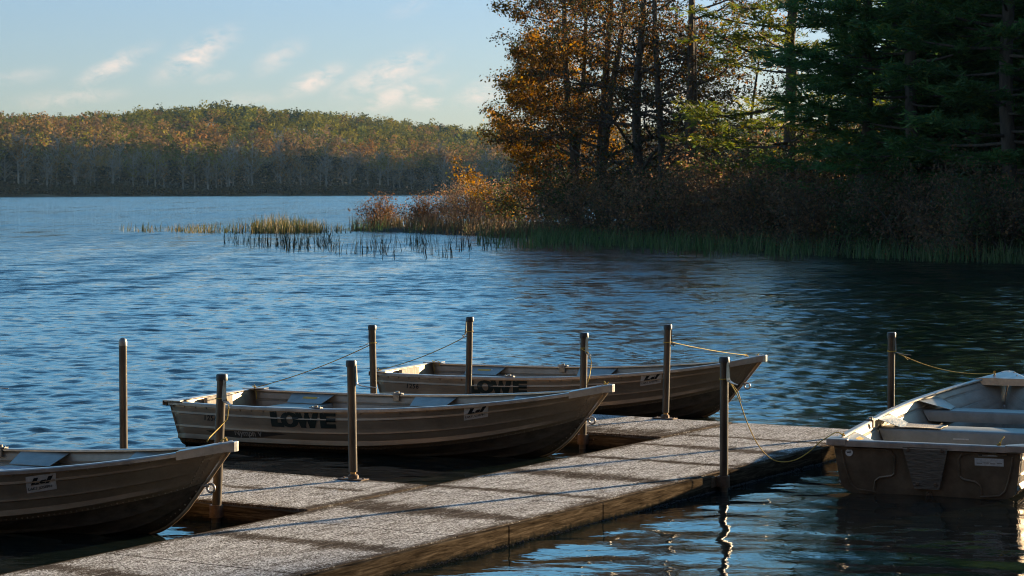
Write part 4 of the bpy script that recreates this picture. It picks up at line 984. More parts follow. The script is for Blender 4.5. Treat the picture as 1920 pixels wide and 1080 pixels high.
# ---------------------------------------------------------------- boats
def curve(xs, ys):
    xs = np.array(xs, float); ys = np.array(ys, float); n = len(xs); d = np.diff(ys) / np.diff(xs); m = np.zeros(n)
    m[0], m[-1] = d[0], d[-1]
    for i in range(1, n - 1): m[i] = 0 if d[i - 1] * d[i] <= 0 else 2 * d[i - 1] * d[i] / (d[i - 1] + d[i])
    def f(x):
        x = np.clip(np.asarray(x, float), xs[0], xs[-1]); i = np.clip(np.searchsorted(xs, x) - 1, 0, n - 2); h = xs[i + 1] - xs[i]; t = (x - xs[i]) / h
        return (2 * t ** 3 - 3 * t ** 2 + 1) * ys[i] + (t ** 3 - 2 * t ** 2 + t) * h * m[i] + (-2 * t ** 3 + 3 * t ** 2) * ys[i + 1] + (t ** 3 - t ** 2) * h * m[i + 1]
    return f
ws = [0, .2, .35, .5, .65, .78, .88, .95, 1]
RU, CU0, CU1 = 3.655, .085, 3.47
rv = curve(ws, [.645, .69, .70, .69, .625, .50, .335, .175, .022]); rz_ = curve(ws, [.362, .358, .362, .378, .412, .455, .50, .54, .575])
cv = curve(ws, [.60, .605, .58, .565, .49, .36, .215, .095, .004]); cz = curve(ws, [.035, .03, .032, .045, .085, .145, .215, .275, .335])
ku = curve(ws, [.10, .80, 1.32, 1.85, 2.38, 2.82, 3.12, 3.30, 3.47]); kz = curve(ws, [-.055, -.09, -.10, -.10, -.095, -.055, .015, .13, .335])
PROF = [(0, 0), (.035, .003), (.07, .006), (.10, .024), (.115, .026), (.20, .006), (.225, .001), (.385, 0), (.388, -.003), (.400, .008), (.425, .004), (.45, 0), (.58, .0), (.725, 0), (.728, -.003), (.740, .008), (.765, .004), (.79, 0), (.88, 0), (1, 0)]
def prof(fr): return np.interp(fr, [p[0] for p in PROF], [p[1] for p in PROF])
def side_pt(w, fr, off=0.0, sg=-1):
    """point on the outer skin; sg -1 starboard, +1 port"""
    w = np.asarray(w, float); fr = np.asarray(fr, float)
    cu = CU0 + (CU1 - CU0) * w; ru = RU * w
    bulge = .018 * np.sin(np.pi * fr) * np.sin(np.pi * np.clip(w, 0, 1)) ** .5
    damp = np.clip((1 - w) * 9, 0, 1)
    y = cv(w) * (1 - fr) + rv(w) * fr + bulge * damp + (prof(fr) * damp + off)
    return np.stack([cu * (1 - fr) + ru * fr, sg * y, cz(w) * (1 - fr) + rz_(w) * fr], -1)
def rivets():
    mb = MB(); 
    def dome(p, n, r=.0075):
        n = Vector(n).normalized(); a = n.orthogonal().normalized(); b = n.cross(a); p = Vector(p)
        mb.add([p + (a * math.cos(k * 1.0472) + b * math.sin(k * 1.0472)) * r for k in range(6)] + [p + n * r * .55], [(k, (k + 1) % 6, 6) for k in range(6)])
    for sg in (-1, 1):
        for w in np.linspace(.005, .985, 104):
            p = side_pt(w, .03, .002, sg); dome(p, (0, sg, .1))
        for w in np.linspace(.01, .96, 32):
            p = side_pt(w, .905, .001, sg); dome(p, (0, sg, 0), .0085)
        for f in np.linspace(.05, .95, 13):
            for dw in (.014, .024): p = side_pt(1 - dw, f, .002, sg); dome(p, (.5, sg, 0), .0065)
        for w in np.linspace(.80, .985, 18):
            u, z = float(ku(w)), float(kz(w)); g = .10 + .10 * (w - .8) / .2
            cu = CU0 + (CU1 - CU0) * w; p = (u * (1 - g) + cu * g, sg * (float(cv(w)) * g + .012), z * (1 - g) + float(cz(w)) * g); dome(p, (.3, sg, -.3), .0065)
        for k in range(9): dome((.012 + .075 * (1 - k / 8), sg * (.628 - .085 * (1 - k / 8)), .05 + k * .035), (-1, 0, -.2), .006)
    return mb
def hull_mesh():
    nw = 60; w = np.linspace(0, 1, nw) ** .9; V = []; Fc = []; nbot = []
    def grid(rows):
        k = len(V); m = len(rows)
        for r in rows: V.extend(map(tuple, r))
        for i in range(m - 1):
            for j in range(nw - 1): yield (k + i * nw + j, k + i * nw + j + 1, k + (i + 1) * nw + j + 1, k + (i + 1) * nw + j)
    for sg in (-1, 1):
        rows = []
        for g in (0, .2, .35, .38, .41, .6, .68, .71, .74, .9, 1.0):     # bottom: keel to chine, with two pressed strakes
            u = ku(w) * (1 - g) + (CU0 + (CU1 - CU0) * w) * g; st = .014 if g in (.38, .71) else 0
            damp = np.clip((1 - w) * 7, 0, 1)
            v = cv(w) * g + .03 * np.sin(np.pi * g) * damp; z = kz(w) * (1 - g) + cz(w) * g - (.018 * np.sin(np.pi * g) + st) * damp
            rows.append(np.stack([u, sg * v, z], -1))
        rows = rows[:-1] + [side_pt(w, np.full(nw, f), 0, sg) for f, _ in PROF]
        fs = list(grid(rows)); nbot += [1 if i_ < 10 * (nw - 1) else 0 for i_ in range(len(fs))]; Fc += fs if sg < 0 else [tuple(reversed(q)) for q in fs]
    import bmesh
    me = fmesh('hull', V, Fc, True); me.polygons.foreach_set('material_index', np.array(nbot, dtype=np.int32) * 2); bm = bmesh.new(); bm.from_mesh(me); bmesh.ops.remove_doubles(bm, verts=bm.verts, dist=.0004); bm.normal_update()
    rm = rivets(); vs = [bm.verts.new(p) for p in rm.v]
    for f in rm.f: bm.faces.new([vs[i] for i in f])
    bm.to_mesh(me); bm.free()
    me.polygons.foreach_set('use_smooth', np.ones(len(me.polygons), bool)); me.set_sharp_from_angle(angle=R(26))
    return me
def transom_grid(th):
    """outline of the stern (rounded lower corners)"""
    pts = []
    for sg in (-1, 1):
        side = [(sg * float(rv(0)), .362), (sg * .626, .20), (sg * .614, .11), (sg * .604, .06), (sg * .582, .022), (sg * .52, -.01), (sg * .3, -.035), (0, -.055)]
        pts.append(side)
    o = pts[0] + list(reversed(pts[1][:-1]))
    return o
def t_u(z): return .10 - .10 * (z + .055) / .417
def ridge(mb, path, r=.009):
    mb.tube([(t_u(z) - .004, v, z) for v, z in path], r, 6)
def make_boat(label, loc, rz, pitch=0, decals=True, numbers=True):
    root = empty('rowing_boat', loc, rz); root.rotation_euler = (0, -pitch, rz)
    tag(root, label, 'boat', 'aluminium rowing boats moored at the docks')
    return root
def rail_mesh(sg):
    nw = 50; w = np.linspace(0, .985, nw); c = side_pt(w, np.ones(nw), 0, sg); V = []; Fc = []
    sec = [(.014, -.020), (.015, .000), (.010, .007), (-.024, .007), (-.030, .003), (-.030, -.008), (.004, -.008), (.004, -.020)]
    for i in range(nw):
        t = c[min(i + 1, nw - 1)] - c[max(i - 1, 0)]; t /= np.linalg.norm(t); o = np.array([t[1] * -1, t[0], 0]) * sg; o /= np.linalg.norm(o) + 1e-9
        for (a, b) in sec: V.append(tuple(c[i] + o * a + np.array([0, 0, b])))
    n = len(sec)
    for i in range(nw - 1):
        for k in range(n): Fc.append((i * n + k, i * n + (k + 1) % n, (i + 1) * n + (k + 1) % n, (i + 1) * n + k))
    Fc += [tuple(range(n)), tuple(range((nw - 1) * n + n - 1, (nw - 1) * n - 1, -1))]
    if sg < 0: Fc = [tuple(reversed(f)) for f in Fc]
    return fmesh('gunwale', V, Fc)
def in_w(u, z):
    """half width inside the hull at length u and height z"""
    f = .5
    for _ in range(6):
        w = min(max((u - CU0 * (1 - f)) / (RU * f + (CU1 - CU0) * (1 - f)), 0), 1); c0, c1 = float(cz(w)), float(rz_(w)); f = min(max((z - c0) / (c1 - c0), 0), 1)
    return float(cv(w)) * (1 - f) + float(rv(w)) * f + .004
def bench_mesh(u0, u1, zt, depth=.16, rnd=.018):
    """box bench whose ends follow the hull sides; the front edge is rounded"""
    sec = [(u0, zt - depth), (u0, zt - rnd), (u0 + rnd * .3, zt - rnd * .3), (u0 + rnd, zt), (u1 - rnd, zt), (u1 - rnd * .3, zt - rnd * .3), (u1, zt - rnd), (u1, zt - depth)]
    V = []; Fc = []; n = len(sec); ns = 6
    for i in range(ns + 1):
        for (u, z) in sec: V.append((u, (in_w(u, z) - .004) * (2 * i / ns - 1), z))
    for i in range(ns):
        for k in range(n - 1): Fc.append((i * n + k, i * n + k + 1, (i + 1) * n + k + 1, (i + 1) * n + k))
    Fc += [tuple(range(n)), tuple(range(ns * n + n - 1, ns * n - 1, -1))]
    me = fmesh('bench_seat', V, Fc, True); me.set_sharp_from_angle(angle=R(50)); return me
def text_pts(s, size, bold=0.0, shear=0.0, space=1.0):
    cu = bpy.data.curves.new('lettering', 'FONT'); cu.body = s; cu.size = size; cu.offset = bold; cu.shear = shear; cu.space_character = space; cu.resolution_u = 3
    o = bpy.data.objects.new('lettering', cu); C.objects.link(o); dg = bpy.context.evaluated_depsgraph_get(); me = o.evaluated_get(dg).to_mesh()
    V = [tuple(v.co) for v in me.vertices]; Fc = [tuple(p.vertices) for p in me.polygons]
    o.evaluated_get(dg).to_mesh_clear(); bpy.data.objects.remove(o); bpy.data.curves.remove(cu)
    return V, Fc
def on_side(V, w0, f0, off):
    """wrap flat artwork (metres right, metres up) onto the starboard skin"""
    V = np.array(V); w = w0 + V[:, 0] / 3.55; hgt = 1 / np.maximum(.05, (rz_(w) - cz(w)))
    return side_pt(w, f0 + V[:, 1] * hgt, off, -1)
def subdiv_poly(pts, k=6):
    out = []
    for i in range(len(pts)):
        a, b = np.array(pts[i]), np.array(pts[(i + 1) % len(pts)])
        for j in range(k): out.append(tuple(a + (b - a) * j / k))
    return out
def block_letters():
    """wide heavy capitals L O W E, overlapping slightly, 0.60 x 0.135 m"""
    V = []; Fc = []; h = .125
    def quad_grid(x0, x1, y0, y1, sk0=0, sk1=0, n=4):
        k = len(V)
        for i in range(n + 1):
            for j in range(3):
                y = y0 + (y1 - y0) * i / n; f = i / n; V.append((x0 + sk0 * f + (x1 + sk1 * f - x0 - sk0 * f) * j / 2, y))
        for i in range(n):
            for j in range(2): Fc.append((k + i * 3 + j, k + i * 3 + j + 1, k + i * 3 + j + 4, k + i * 3 + j + 3))
    quad_grid(0, .062, 0, h); quad_grid(.062, .118, 0, .036)                          # L
    cx, cy = .176, h / 2; k = len(V); n = 28                                            # O
    for i in range(n):
        a = 6.2832 * i / n; V.append((cx + .083 * math.copysign(abs(math.cos(a)) ** .85, math.cos(a)), cy + h * .5 * math.sin(a))); V.append((cx + .030 * math.cos(a), cy + h * .29 * math.sin(a)))
    for i in range(n): j = (i + 1) % n; Fc.append((k + 2 * i, k + 2 * j, k + 2 * j + 1, k + 2 * i + 1))
    x = .233                                                                            # W: four slanted strokes
    for (a, b, s) in ((.040, .090, -.042), (.046, .080, .042), (.122, .156, -.042), (.116, .168, .042)): quad_grid(x + a, x + b, 0, h, s, s)
    x = .452
    quad_grid(x, x + .058, 0, h); 
    for (a, b) in ((0, .036), (.052, .084), (.099, h)): quad_grid(x + .058, x + .14, a, b, 0, 0, 2)
    return V, Fc
def decal(root, name, V, Fc, w0, f0, off, m, parent=None):
    me = fmesh(name, [tuple(p) for p in on_side(V, w0, f0, off)], Fc)
    return obj(name, me, m, parent or root)
def grid_plate(w_, h_, nx=8, ny=4, slant=0.0):
    V = [(w_ * i / nx + slant * j / ny, h_ * j / ny) for j in range(ny + 1) for i in range(nx + 1)]
    return V, [(j * (nx + 1) + i, j * (nx + 1) + i + 1, (j + 1) * (nx + 1) + i + 1, (j + 1) * (nx + 1) + i) for j in range(ny) for i in range(nx)]
def shift(V, dx, dy, rot=0.0):
    c, s = math.cos(rot), math.sin(rot); return [(a * c - b * s + dx, a * s + b * c + dy) for a, b in [v[:2] for v in V]]
BOATMESH = {}
def build_boat_parts(root, decals=True, placard=(.737, .60), stickers=True):
    B = BOATMESH
    if not B:
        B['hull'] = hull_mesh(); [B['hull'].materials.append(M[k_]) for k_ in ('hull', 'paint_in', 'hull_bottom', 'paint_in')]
        
        for sg in (-1, 1): B['rail', sg] = rail_mesh(sg); B['rail', sg].materials.append(M['rail'])
        o = transom_grid(0); mb = MB(); mb.prism([(t_u(z), v, z) for v, z in o], (.022, 0, 0)); 
        for sg in (-1, 1):                      # pressed panels either side of the motor board
            ridge(mb, [(sg * v, z) for v, z in ((.545, .315), (.30, .318), (.245, .305), (.22, .27), (.222, .15), (.245, .13), (.33, .115), (.36, .09), (.37, .03))])
            ridge(mb, [(sg * v, z) for v, z in ((.585, .30), (.575, .22), (.55, .12), (.53, .06), (.49, .022), (.36, .01))], .007)
        B['transom'] = fmesh('transom', mb.v, mb.f); B['transom'].materials.append(M['transom']); B['transom'].set_sharp_from_angle(angle=R(30))
        mb = MB(); W2 = float(rv(0)) + .035
        mb.box((.004, 0, .368), (.062, 2 * W2, .014), None, .005); mb.box((-.024, 0, .348), (.008, 2 * W2 - .05, .036), None, .002)
        B['cap_rail'] = fmesh('transom_rail', mb.v, mb.f); B['cap_rail'].materials.append(M['rail'])
        for sg in (-1, 1):
            mb = MB(); mb.prism([(-.034, sg * (W2 + .006), .374), (.14, sg * (W2 + .014), .374), (.13, sg * (W2 - .05), .374), (.03, sg * (W2 - .14), .374), (-.034, sg * (W2 - .14), .374)], (0, 0, .007))
            mb.box((-.036, sg * (W2 - .06), .358), (.006, .13, .042), None, .002)
            B['corner', sg] = fmesh('corner_plate', mb.v, mb.f); B['corner', sg].materials.append(M['rail'])
        mb = MB(); mb.prism([(t_u(.345) - .034, -.155, .345), (t_u(.345) - .034, .155, .345), (t_u(.05) - .034, .085, .05), (t_u(.05) - .034, -.085, .05)], (.030, 0, 0)); B['motor'] = fmesh('motor_board', mb.v, mb.f); B['motor'].materials.append(M['boardwood'])
        B['bolts'] = []
        for (v, z) in ((-.115, .325), (.115, .325), (-.062, .085), (.062, .085)):
            mb = MB(); bolt(mb, (t_u(z) - .034, v, z), (-1, 0, 0), .013, .009); bme = fmesh('bolt', mb.v, mb.f); bme.materials.append(M['rust']); B['bolts'].append(bme)
        mb = MB(); mb.box((t_u(.26) + .042, 0, .262), (.034, .40, .20), None, .004); B['inner'] = fmesh('inner_board', mb.v, mb.f); B['inner'].materials.append(M['inner_board'])
        mb = MB(); q = Matrix.Rotation(R(90), 3, 'Y'); mb.torus((t_u(.0) - .008, -.01, .008), .018, .007, q); mb.lathe([(.012, 0), (.012, .012)], (t_u(.0) - .014, -.01, .008), 10, q); B['plug'] = fmesh('drain_plug', mb.v, mb.f, True); B['plug'].materials.append(M['rust'])
        for i, (u0, u1, z, dp) in enumerate(((.42, .80, .272, .17), (1.62, 1.98, .292, .17), (2.62, 2.90, .345, .09))):
            B['bench', i] = bench_mesh(u0, u1, z, dp); B['bench', i].materials.append(M['seat'])
            for sg in (-1, 1):
                hw = in_w((u0 + u1) / 2, z); mb = MB()
                a = [(u0 + .02, sg * (hw - .17), z + .004), (u1 - .02, sg * (hw - .17), z + .004), (u1 + .02, sg * (in_w(u1 + .02, z + .075) - .006), z + .075), (u0 - .02, sg * (in_w(u0 - .02, z + .075) - .006), z + .075)]
                mb.prism(a if sg > 0 else a[::-1], (0, 0, .004)); B['brace', i, sg] = fmesh('seat_brace', mb.v, mb.f); B['brace', i, sg].materials.append(M['seat'])
        # breasthook at the bow
        out = []
        for w in (.935, .95, .965, .978, .99): p = side_pt(w, 1.0, .022, -1); out.append((p[0], p[1]))
        nose = [(3.675, -.045), (3.695, -.025), (3.70, 0)]
        half = out + nose; full = half + [(a, -b) for a, b in reversed(half[:-1])]
        mb = MB(); n = len(full); zf = lambda u: float(rz_(min(u / RU, 1))) + .012
        V = [(u, v, zf(u) - .052) for u, v in full] + [(u, v, zf(u)) for u, v in full] + [(u * .998 + .002 * 3.6, v * .8, zf(u) + .007) for u, v in full]
        Fc = [tuple(range(n - 1, -1, -1)), tuple(range(2 * n, 3 * n))] + [(i + s, (i + 1) % n + s, n + (i + 1) % n + s, n + i + s) for s in (0, n) for i in range(n)]
        mb.add(V, Fc)
        for (u, v) in ((3.62, -.05), (3.62, .05), (3.66, 0), (3.52, -.09), (3.52, .09)): bolt(mb, (u, v, zf(u) + .006), (0, 0, 1), .008, .006)
        B['bow'] = fmesh('bow_cap', mb.v, mb.f); B['bow'].materials.append(M['rail'])
        mb = MB(); q = Matrix.Rotation(R(90), 3, 'X'); mb.torus((3.513, 0, .302), .026, .008, q); mb.tube([(3.44, 0, .315), (3.50, 0, .318)], .011, 8); B['eye'] = fmesh('bow_eye', mb.v, mb.f, True); B['eye'].materials.append(M['rail'])
        mb = MB(); st = [(float(ku(w)) + .006, 0, float(kz(w)) - .003) for w in np.linspace(.72, 1, 16)] + [(3.47 + (3.662 - 3.47) * t + .006, 0, .335 + (.575 - .335) * t - .01) for t in np.linspace(.1, 1, 8)]
        mb.tube(st, .0125, 6); B['stem'] = fmesh('stem_band', mb.v, mb.f, True); B['stem'].materials.append(M['hull'])
        for sg in (-1, 1):
            mb = MB(); w = 1.42 / RU; p = side_pt(w, 1.0, 0, sg); mb.box((p[0], p[1] - sg * .012, p[2] + .014), (.10, .05, .008), None, .002); mb.box((p[0], p[1] - sg * .035, p[2] - .02), (.06, .012, .06), None, .003)
            mb.lathe([(.017, 0), (.017, .018), (.010, .020)], (p[0], p[1] - sg * .012, p[2] + .014), 12)
            for dx in (-.038, .038): mb.lathe([(.007, 0), (.005, .007)], (p[0] + dx, p[1] - sg * .012, p[2] + .018), 8)
            B['lock', sg] = fmesh('oarlock_socket', mb.v, mb.f); B['lock', sg].materials.append(M['galv'])
    h = obj('hull', B['hull'], None, root); so = h.modifiers.new('skin', 'SOLIDIFY'); so.thickness = .004; so.offset = -1; so.material_offset = 1; so.use_rim = True
    tr = obj('transom', B['transom'], None, root); obj('drain_plug', B['plug'], None, tr)
    m = obj('motor_board', B['motor'], None, root); [obj('bolt', q, None, m) for q in B['bolts']]; obj('inner_board', B['inner'], None, root)
    r = obj('transom_rail', B['cap_rail'], None, root)
    for sg in (-1, 1): obj('gunwale', B['rail', sg], None, root); obj('corner_plate', B['corner', sg], None, r); obj('oarlock_socket', B['lock', sg], None, root)
    for i in range(3):
        b = obj('bench_seat', B['bench', i], None, root)
        for sg in (-1, 1): obj('seat_brace', B['brace', i, sg], None, b)
    obj('bow_cap', B['bow'], None, root); obj('bow_eye', B['eye'], None, root); obj('stem_band', B['stem'], None, root)
    # yellow warning label on the port stern brace
    hw = in_w(.61, .272); mb = MB(); a = [(.53, hw - .125, .028), (.70, hw - .125, .028), (.70, hw - .055, .060), (.53, hw - .055, .060)]
    mb.add([(u, v, .272 + z - .028 + .0205) for u, v, z in a], [(0, 1, 2, 3)]); wl_ = mb.build('warning_label', M['white_label'], root)
    mb = MB(); a = [(.545, hw - .092, .0440), (.685, hw - .092, .0440), (.685, hw - .060, .0590), (.545, hw - .060, .0590)]
    mb.add([(u, v, .272 + z - .028 + .0222) for u, v, z in a], [(0, 1, 2, 3)]); mb.build('yellow_band', M['yellow_label'], wl_)
    if decals:
        V, Fc = block_letters(); decal(root, 'green_lettering', V, Fc, .272, .535, .0035, M['decal'])
        V, Fc = text_pts('1256', .062, .0012, .35, 1.15); decal(root, 'hull_number', shift(V, 0, 0), Fc, .086, .60, .003, M['decal_black'])
        # swoosh and script below the second strake
        top = [(x, .030 + .012 * math.sin(x * 3.2)) for x in np.linspace(0, .80, 22)]; bot = [(x, .030 + .012 * math.sin(x * 3.2) - .055 * math.sin(math.pi * min(1, (x / .80)) ** .8)) for x in np.linspace(0, .80, 22)]
        V = top + bot; Fc = [(i, i + 1, 22 + i + 1, 22 + i) for i in range(21)]; g = decal(root, 'swoosh_graphic', V, Fc, .085, .25, .0025, M['decal_dark'])
        V, Fc = text_pts('Nymph V', .070, .001, .1, 1.0); decal(root, 'script_lettering', shift(V, 0, 0), Fc, .165, .265, .0045, M['decal_grey'])
        V, Fc = text_pts('SERIES', .022, 0, 0, 1.1); decal(root, 'script_lettering', shift(V, .15, -.026), Fc, .165, .265, .0045, M['decal_grey'])
    if placard:
        w0, f0 = placard; rot = .06; K8 = .86
        def sc8(V): return [(a * K8, b * K8) for a, b in V]
        V, Fc = grid_plate(.205, .125, 8, 4, -.012); pl = decal(root, 'club_placard', sc8(shift(V, 0, 0, rot)), Fc, w0, f0, .0035, M['placard'])
        L_ = [(0, 0), (.062, 0), (.056, .014), (.036, .014), (.052, .052), (.020, .052)]; A_ = [(.058, .010), (.072, .002), (.098, .002), (.106, .030), (.074, .030), (.070, .022)]
        J_ = [(.100, 0), (.126, 0), (.152, .052), (.120, .052), (.112, .030)]
        V = []; Fc = []
        for q in (L_, A_, J_):
            k = len(V); V += q; Fc.append(tuple(range(k, k + len(q))))
        decal(root, 'placard_emblem', sc8(shift(shift(V, .026, .056), 0, 0, rot)), Fc, w0, f0, .0055, M['decal_black'], pl)
        V, Fc = text_pts('LAKE JOSEPH', .0285, .0004, 0, 1.0); decal(root, 'placard_lettering', sc8(shift(shift(V, .008, .020), 0, 0, rot)), Fc, w0, f0, .0055, M['decal_black'], pl)
    return root
BOATS = {}
def boat(key, label, x, y, deg, pitch=0.0, **kw):
    r = make_boat(label, (x, y, 0), R(deg), pitch); build_boat_parts(r, **kw); BOATS[key] = r; return r
boat('mid', 'whole aluminium boat in the middle with large green lettering on its side', -2.552, 18.942, -25.2)
boat('far', 'farthest aluminium boat, partly hidden behind the middle boat and two posts', -1.072, 21.912, -22.6)
boat('left', 'aluminium boat at bottom left, only its bow half in the picture', -5.018, 14.933, -24.6, decals=True, placard=(.712, .53))
boat('right', 'aluminium boat at the right seen from its stern with wooden motor board', 2.836, 15.254, 68.8, decals=False, placard=None)
# stern stickers of the right-hand boat
rb = BOATS['right']
def stern_plate(name, v0, v1, z0, z1, m, off=.006, parent=rb):
    mb = MB(); mb.add([(t_u(z) - off, v, z) for v, z in ((v0, z0), (v1, z0), (v1, z1), (v0, z1))], [(0, 1, 2, 3), (3, 2, 1, 0)][:1]); return mb.build(name, m, parent)
sp_ = stern_plate('white_sticker', -.33, -.525, .232, .285, M['white_label']); 
for i in range(4): stern_plate('print_line', -.345 - .045 * i, -.38 - .045 * i, .245 + .004 * (i % 2), .252 + .004 * (i % 2), M['decal_grey'], .0075, sp_)
sp2 = stern_plate('capacity_sticker', -.355, -.485, .297, .330, M['decal_grey']); stern_plate('print_block', -.357, -.382, .302, .325, M['decal_black'], .0075, sp2); stern_plate('print_block', -.42, -.478, .302, .325, M['white_label'], .0075, sp2)
mb = MB(); q = Matrix.Rotation(R(-90), 3, 'Y'); mb.lathe([(.026, 0), (.026, .002)], (t_u(.285) - .004, .535, .285), 20, q); rs = mb.build('round_sticker', M['white_label'], rb)
mb = MB(); mb.prism([(t_u(.285) - .0075, .535 + a, .285 + b) for a, b in ((.014, -.003), (-.014, .001), (-.012, .008), (.004, .006), (.012, .006))], (-.001, 0, 0)); mb.build('sticker_print', M['decal_black'], rs)
mb = MB(); mb.add([(1.615, v, z) for v, z in ((.10, .225), (-.02, .225), (-.02, .236), (.10, .236))], [(0, 1, 2, 3)]); mb.build('bench_sticker', M['white_label'], rb)
# frosted pad and boards lying on the benches
def pad(parent_boat, name, pts, label, m):
    mb = MB(); V = []; nu, nv = 8, 6; (u0, u1, v0, v1, z, curl) = pts
    for i in range(nu + 1):
        for j in range(nv + 1):
            a, b = i / nu, j / nv; V.append((u0 + (u1 - u0) * a, v0 + (v1 - v0) * b, z + curl * (max(0, .35 - a) / .35) ** 2 + .004 * math.sin(a * 5 + b * 3)))
    k = len(V); V2 = [(x, y, zz + .006) for x, y, zz in V]; w = nv + 1
    Fc = [(i * w + j, i * w + j + 1, (i + 1) * w + j + 1, (i + 1) * w + j) for i in range(nu) for j in range(nv)]
    mb.add(V + V2, [tuple(reversed(f)) for f in Fc] + [tuple(k + q for q in f) for f in Fc] + [(i * w, (i + 1) * w, k + (i + 1) * w, k + i * w) for i in range(nu)] + [((i + 1) * w + nv, i * w + nv, k + i * w + nv, k + (i + 1) * w + nv) for i in range(nu)] + [(j + 1, j, k + j, k + j + 1) for j in range(nv)] + [(nu * w + j, nu * w + j + 1, k + nu * w + j + 1, k + nu * w + j) for j in range(nv)])
    o = mb.build(name, m, None, True); o.matrix_world = Matrix.Translation(parent_boat.location) @ parent_boat.rotation_euler.to_matrix().to_4x4()
    tag(o, label, 'pad'); return o
pad(BOATS['left'], 'seat_pad', (1.58, 2.02, -.30, .34, .300, .03), 'frosty curled mat lying on a bench of the left boat', M['frosted_pad'])
pad(BOATS['right'], 'seat_pad', (1.63, 1.95, .20, .56, .297, .0), 'printed flat sheet lying on the bench of the right hand boat', M['inner_board'])

# ---------------------------------------------------------------- ropes
def bw(key, u, v, z):
    b = BOATS[key]; return Matrix.Translation(b.location) @ b.rotation_euler.to_matrix().to_4x4() @ Vector((u, v, z))
def sag(a, b, s, n=22):
    a, b = Vector(a), Vector(b); return [a.lerp(b, t) + Vector((0, 0, -4 * s * t * (1 - t))) for t in [i / n for i in range(n + 1)]]
def loop(p, r, turns=1.6, dz=.012, n=30, a0=0):
    return [Vector((p.x + r * math.cos(a0 + t * turns * 6.283), p.y + r * math.sin(a0 + t * turns * 6.283), p.z + dz * t)) for t in [i / n for i in range(n + 1)]]
def rope(label, paths, r=.0038):
    mb = MB()
    for p in paths: mb.tube(p, r, 6)
    o = mb.build('mooring_rope', M['rope'], None, True); tag(o, label, 'rope', 'yellow mooring ropes'); return o
def V3(p, z): return Vector((p.x, p.y, z))
def knot(p, s=.014, seed=0):
    r = np.random.default_rng(seed); return [Vector(p) + Vector(r.normal(size=3)) * s for _ in range(9)]
HZ = .785
e = bw('left', 3.47, .03, .582); p2 = V3(P2, HZ) + Vector((.036, 0, 0))
rope('rope hanging from the leaning post to the bow of the left boat', [loop(p2, .034, 1.3), [p2 + Vector((.04, -.03, .005)), p2 + Vector((.055, -.05, -.05)), p2 + Vector((.045, -.05, -.12)), p2 + Vector((-.0, -.07, -.17)), e + Vector((.01, .02, .02)), e], knot(e + Vector((.12, -.03, .01)), .012, 1)])
a = V3(P3, HZ - .005) + Vector((-.02, 0, 0)); e = bw('mid', .06, .60, .385)
rope('taut rope from a far post down to the stern corner of the middle boat', [loop(V3(P3, HZ) + Vector((-.016, 0, 0)), .033, 1.4), sag(a, e, .03), knot(e, .012, 2), [e, e + Vector((.01, -.01, -.05)), e + Vector((.015, -.02, -.10))]])
a = V3(P5, HZ - .01); e = bw('far', .02, -.60, .385)
rope('taut rope from the tall post to the stern corner of the farthest boat', [loop(V3(P5, HZ + .02) + Vector((.016, 0, 0)), .033, 1.2), sag(a, e, .035), knot(e, .010, 3)])
a = V3(P6, HZ) + Vector((.04, -.03, 0)); e = bw('mid', 3.46, .02, .580)
rope('rope hanging from a post to the bow of the middle boat', [loop(V3(P6, HZ + .03) + Vector((.01, 0, 0)), .033, 1.2), [a + Vector((-.05, 0, .03)), a + Vector((.0, -.01, .0)), a + Vector((.03, -.02, -.07)), a + Vector((.02, -.04, -.15)), e + Vector((.02, .02, .06)), e], knot(e + Vector((.14, -.05, .012)), .012, 4)])
a = V3(P7, HZ + .01) + Vector((.04, 0, 0)); e = bw('far', 3.50, .02, .585)
rope('rope from a flanged post to the bow of the farthest boat', [loop(V3(P7, HZ) + Vector((.017, 0, 0)), .033, 1.4), sag(a, e, .012), knot(e, .010, 5), knot(e + Vector((.1, -.03, .0)), .012, 6)])
e = bw('right', .10, .60, .392); p8 = V3(P8, HZ) + Vector((.0, 0, 0)); low = V3(at(2.55, .06), DECK_Z + .012)
x1 = un(1455, 862, DECK_Z + .01); x2 = un(1490, 862, DECK_Z - .03)
pts = [p8 + Vector((.04, -.03, -.01)), p8 + Vector((.10, -.03, -.10))]
A0 = p8 + Vector((.04, -.03, -.02)); ctrl = [A0] + [Vector(uny(px, py, yy)) for px, py, yy in ((1384, 745, 15.28), (1400, 790, 15.4), (1420, 832, 15.6), (1443, 858, 15.72), (1466, 866, 15.70), (1492, 862, 15.66), (1516, 848, 15.6), (1536, 830, 15.52), (1548, 822, 15.5))] + [e + Vector((-.04, .02, .02)), e]
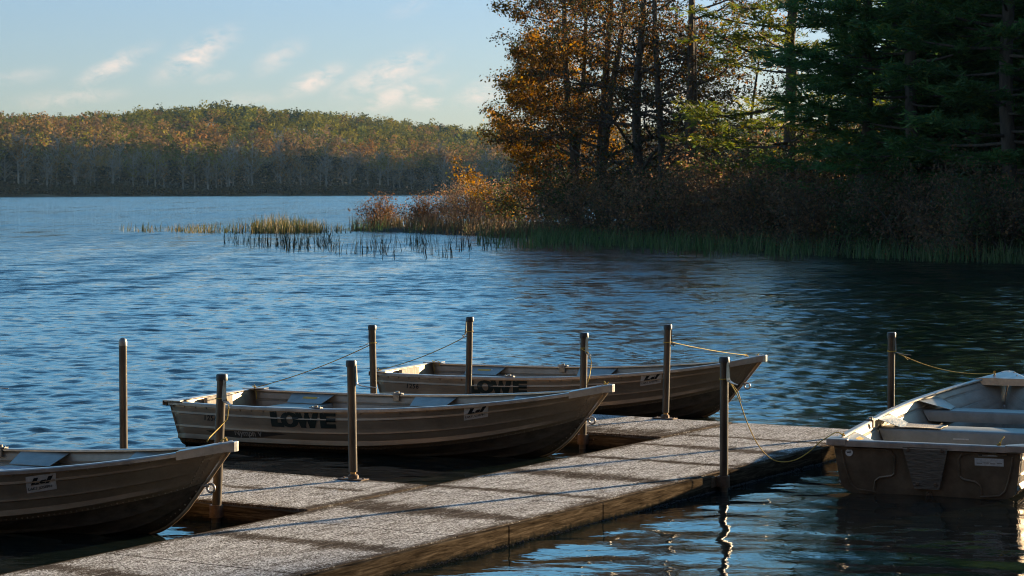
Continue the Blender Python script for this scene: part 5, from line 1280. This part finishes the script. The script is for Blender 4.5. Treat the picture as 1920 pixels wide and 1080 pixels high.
def spline(c, k=5):
    out = []; n = len(c)
    for i in range(n - 1):
        p0, p1, p2_, p3 = c[max(i - 1, 0)], c[i], c[i + 1], c[min(i + 2, n - 1)]
        for j in range(k):
            t = j / k; out.append(.5 * ((2 * p1) + (p2_ - p0) * t + (2 * p0 - 5 * p1 + 4 * p2_ - p3) * t * t + (3 * p1 - p0 - 3 * p2_ + p3) * t ** 3))
    return out + [c[-1]]
rope('slack rope drooping from the dark walkway post to the stern of the right hand boat', [loop(p8, .034, 1.4), spline(ctrl), [A0 + Vector((-.01, 0, .02)), A0 + Vector((.05, -.02, -.06)), A0 + Vector((.07, -.02, -.12))], knot(e, .012, 8)])
a = V3(P9, HZ - .01) + Vector((.05, -.01, 0)); e = bw('right', 3.50, .09, .585)
rope('rope sagging from the walkway end post to the bow of the right hand boat', [loop(V3(P9, HZ) + Vector((.003, 0, 0)), .034, 1.6), sag(a, e, .06), [a, a + Vector((.05, -.02, -.025)), a + Vector((.08, -.02, -.055))], knot(e, .012, 9)])
e = bw('far', .06, .60, .385)
rope('short loose rope tail knotted at the far stern corner of the farthest boat', [knot(e, .014, 10), [e, e + Vector((.02, -.01, .01)), e + Vector((.05, 0, 0)), e + Vector((.06, 0, -.05))], [e, e + Vector((.0, -.01, -.06)), e + Vector((.01, -.01, -.11))]])
e = bw('right', .02, -.50, .385)
rope('short yellow rope end standing on the stern rail of the right hand boat', [knot(e, .01, 11), [e, e + Vector((.01, 0, .03)), e + Vector((.03, .01, .05))]])

# ---------------------------------------------------------------- air
def haze_box():
    m = bpy.data.materials.new('lake_haze'); m.use_nodes = True; t = m.node_tree
    for n in list(t.nodes): t.nodes.remove(n)
    out = t.nodes.new('ShaderNodeOutputMaterial'); v = t.nodes.new('ShaderNodeVolumePrincipled'); t.links.new(v.outputs[0], out.inputs['Volume'])
    v.inputs['Color'].default_value = (.45, .72, .95, 1); v.inputs['Density'].default_value = .00005; v.inputs['Anisotropy'].default_value = .0
    mb = MB(); mb.box((0, 980, 84), (4200, 2120, 174)); o = mb.build('haze', m); tag(o, 'thin blue air over the lake and far hill', 'haze', kind='stuff')
haze_box()
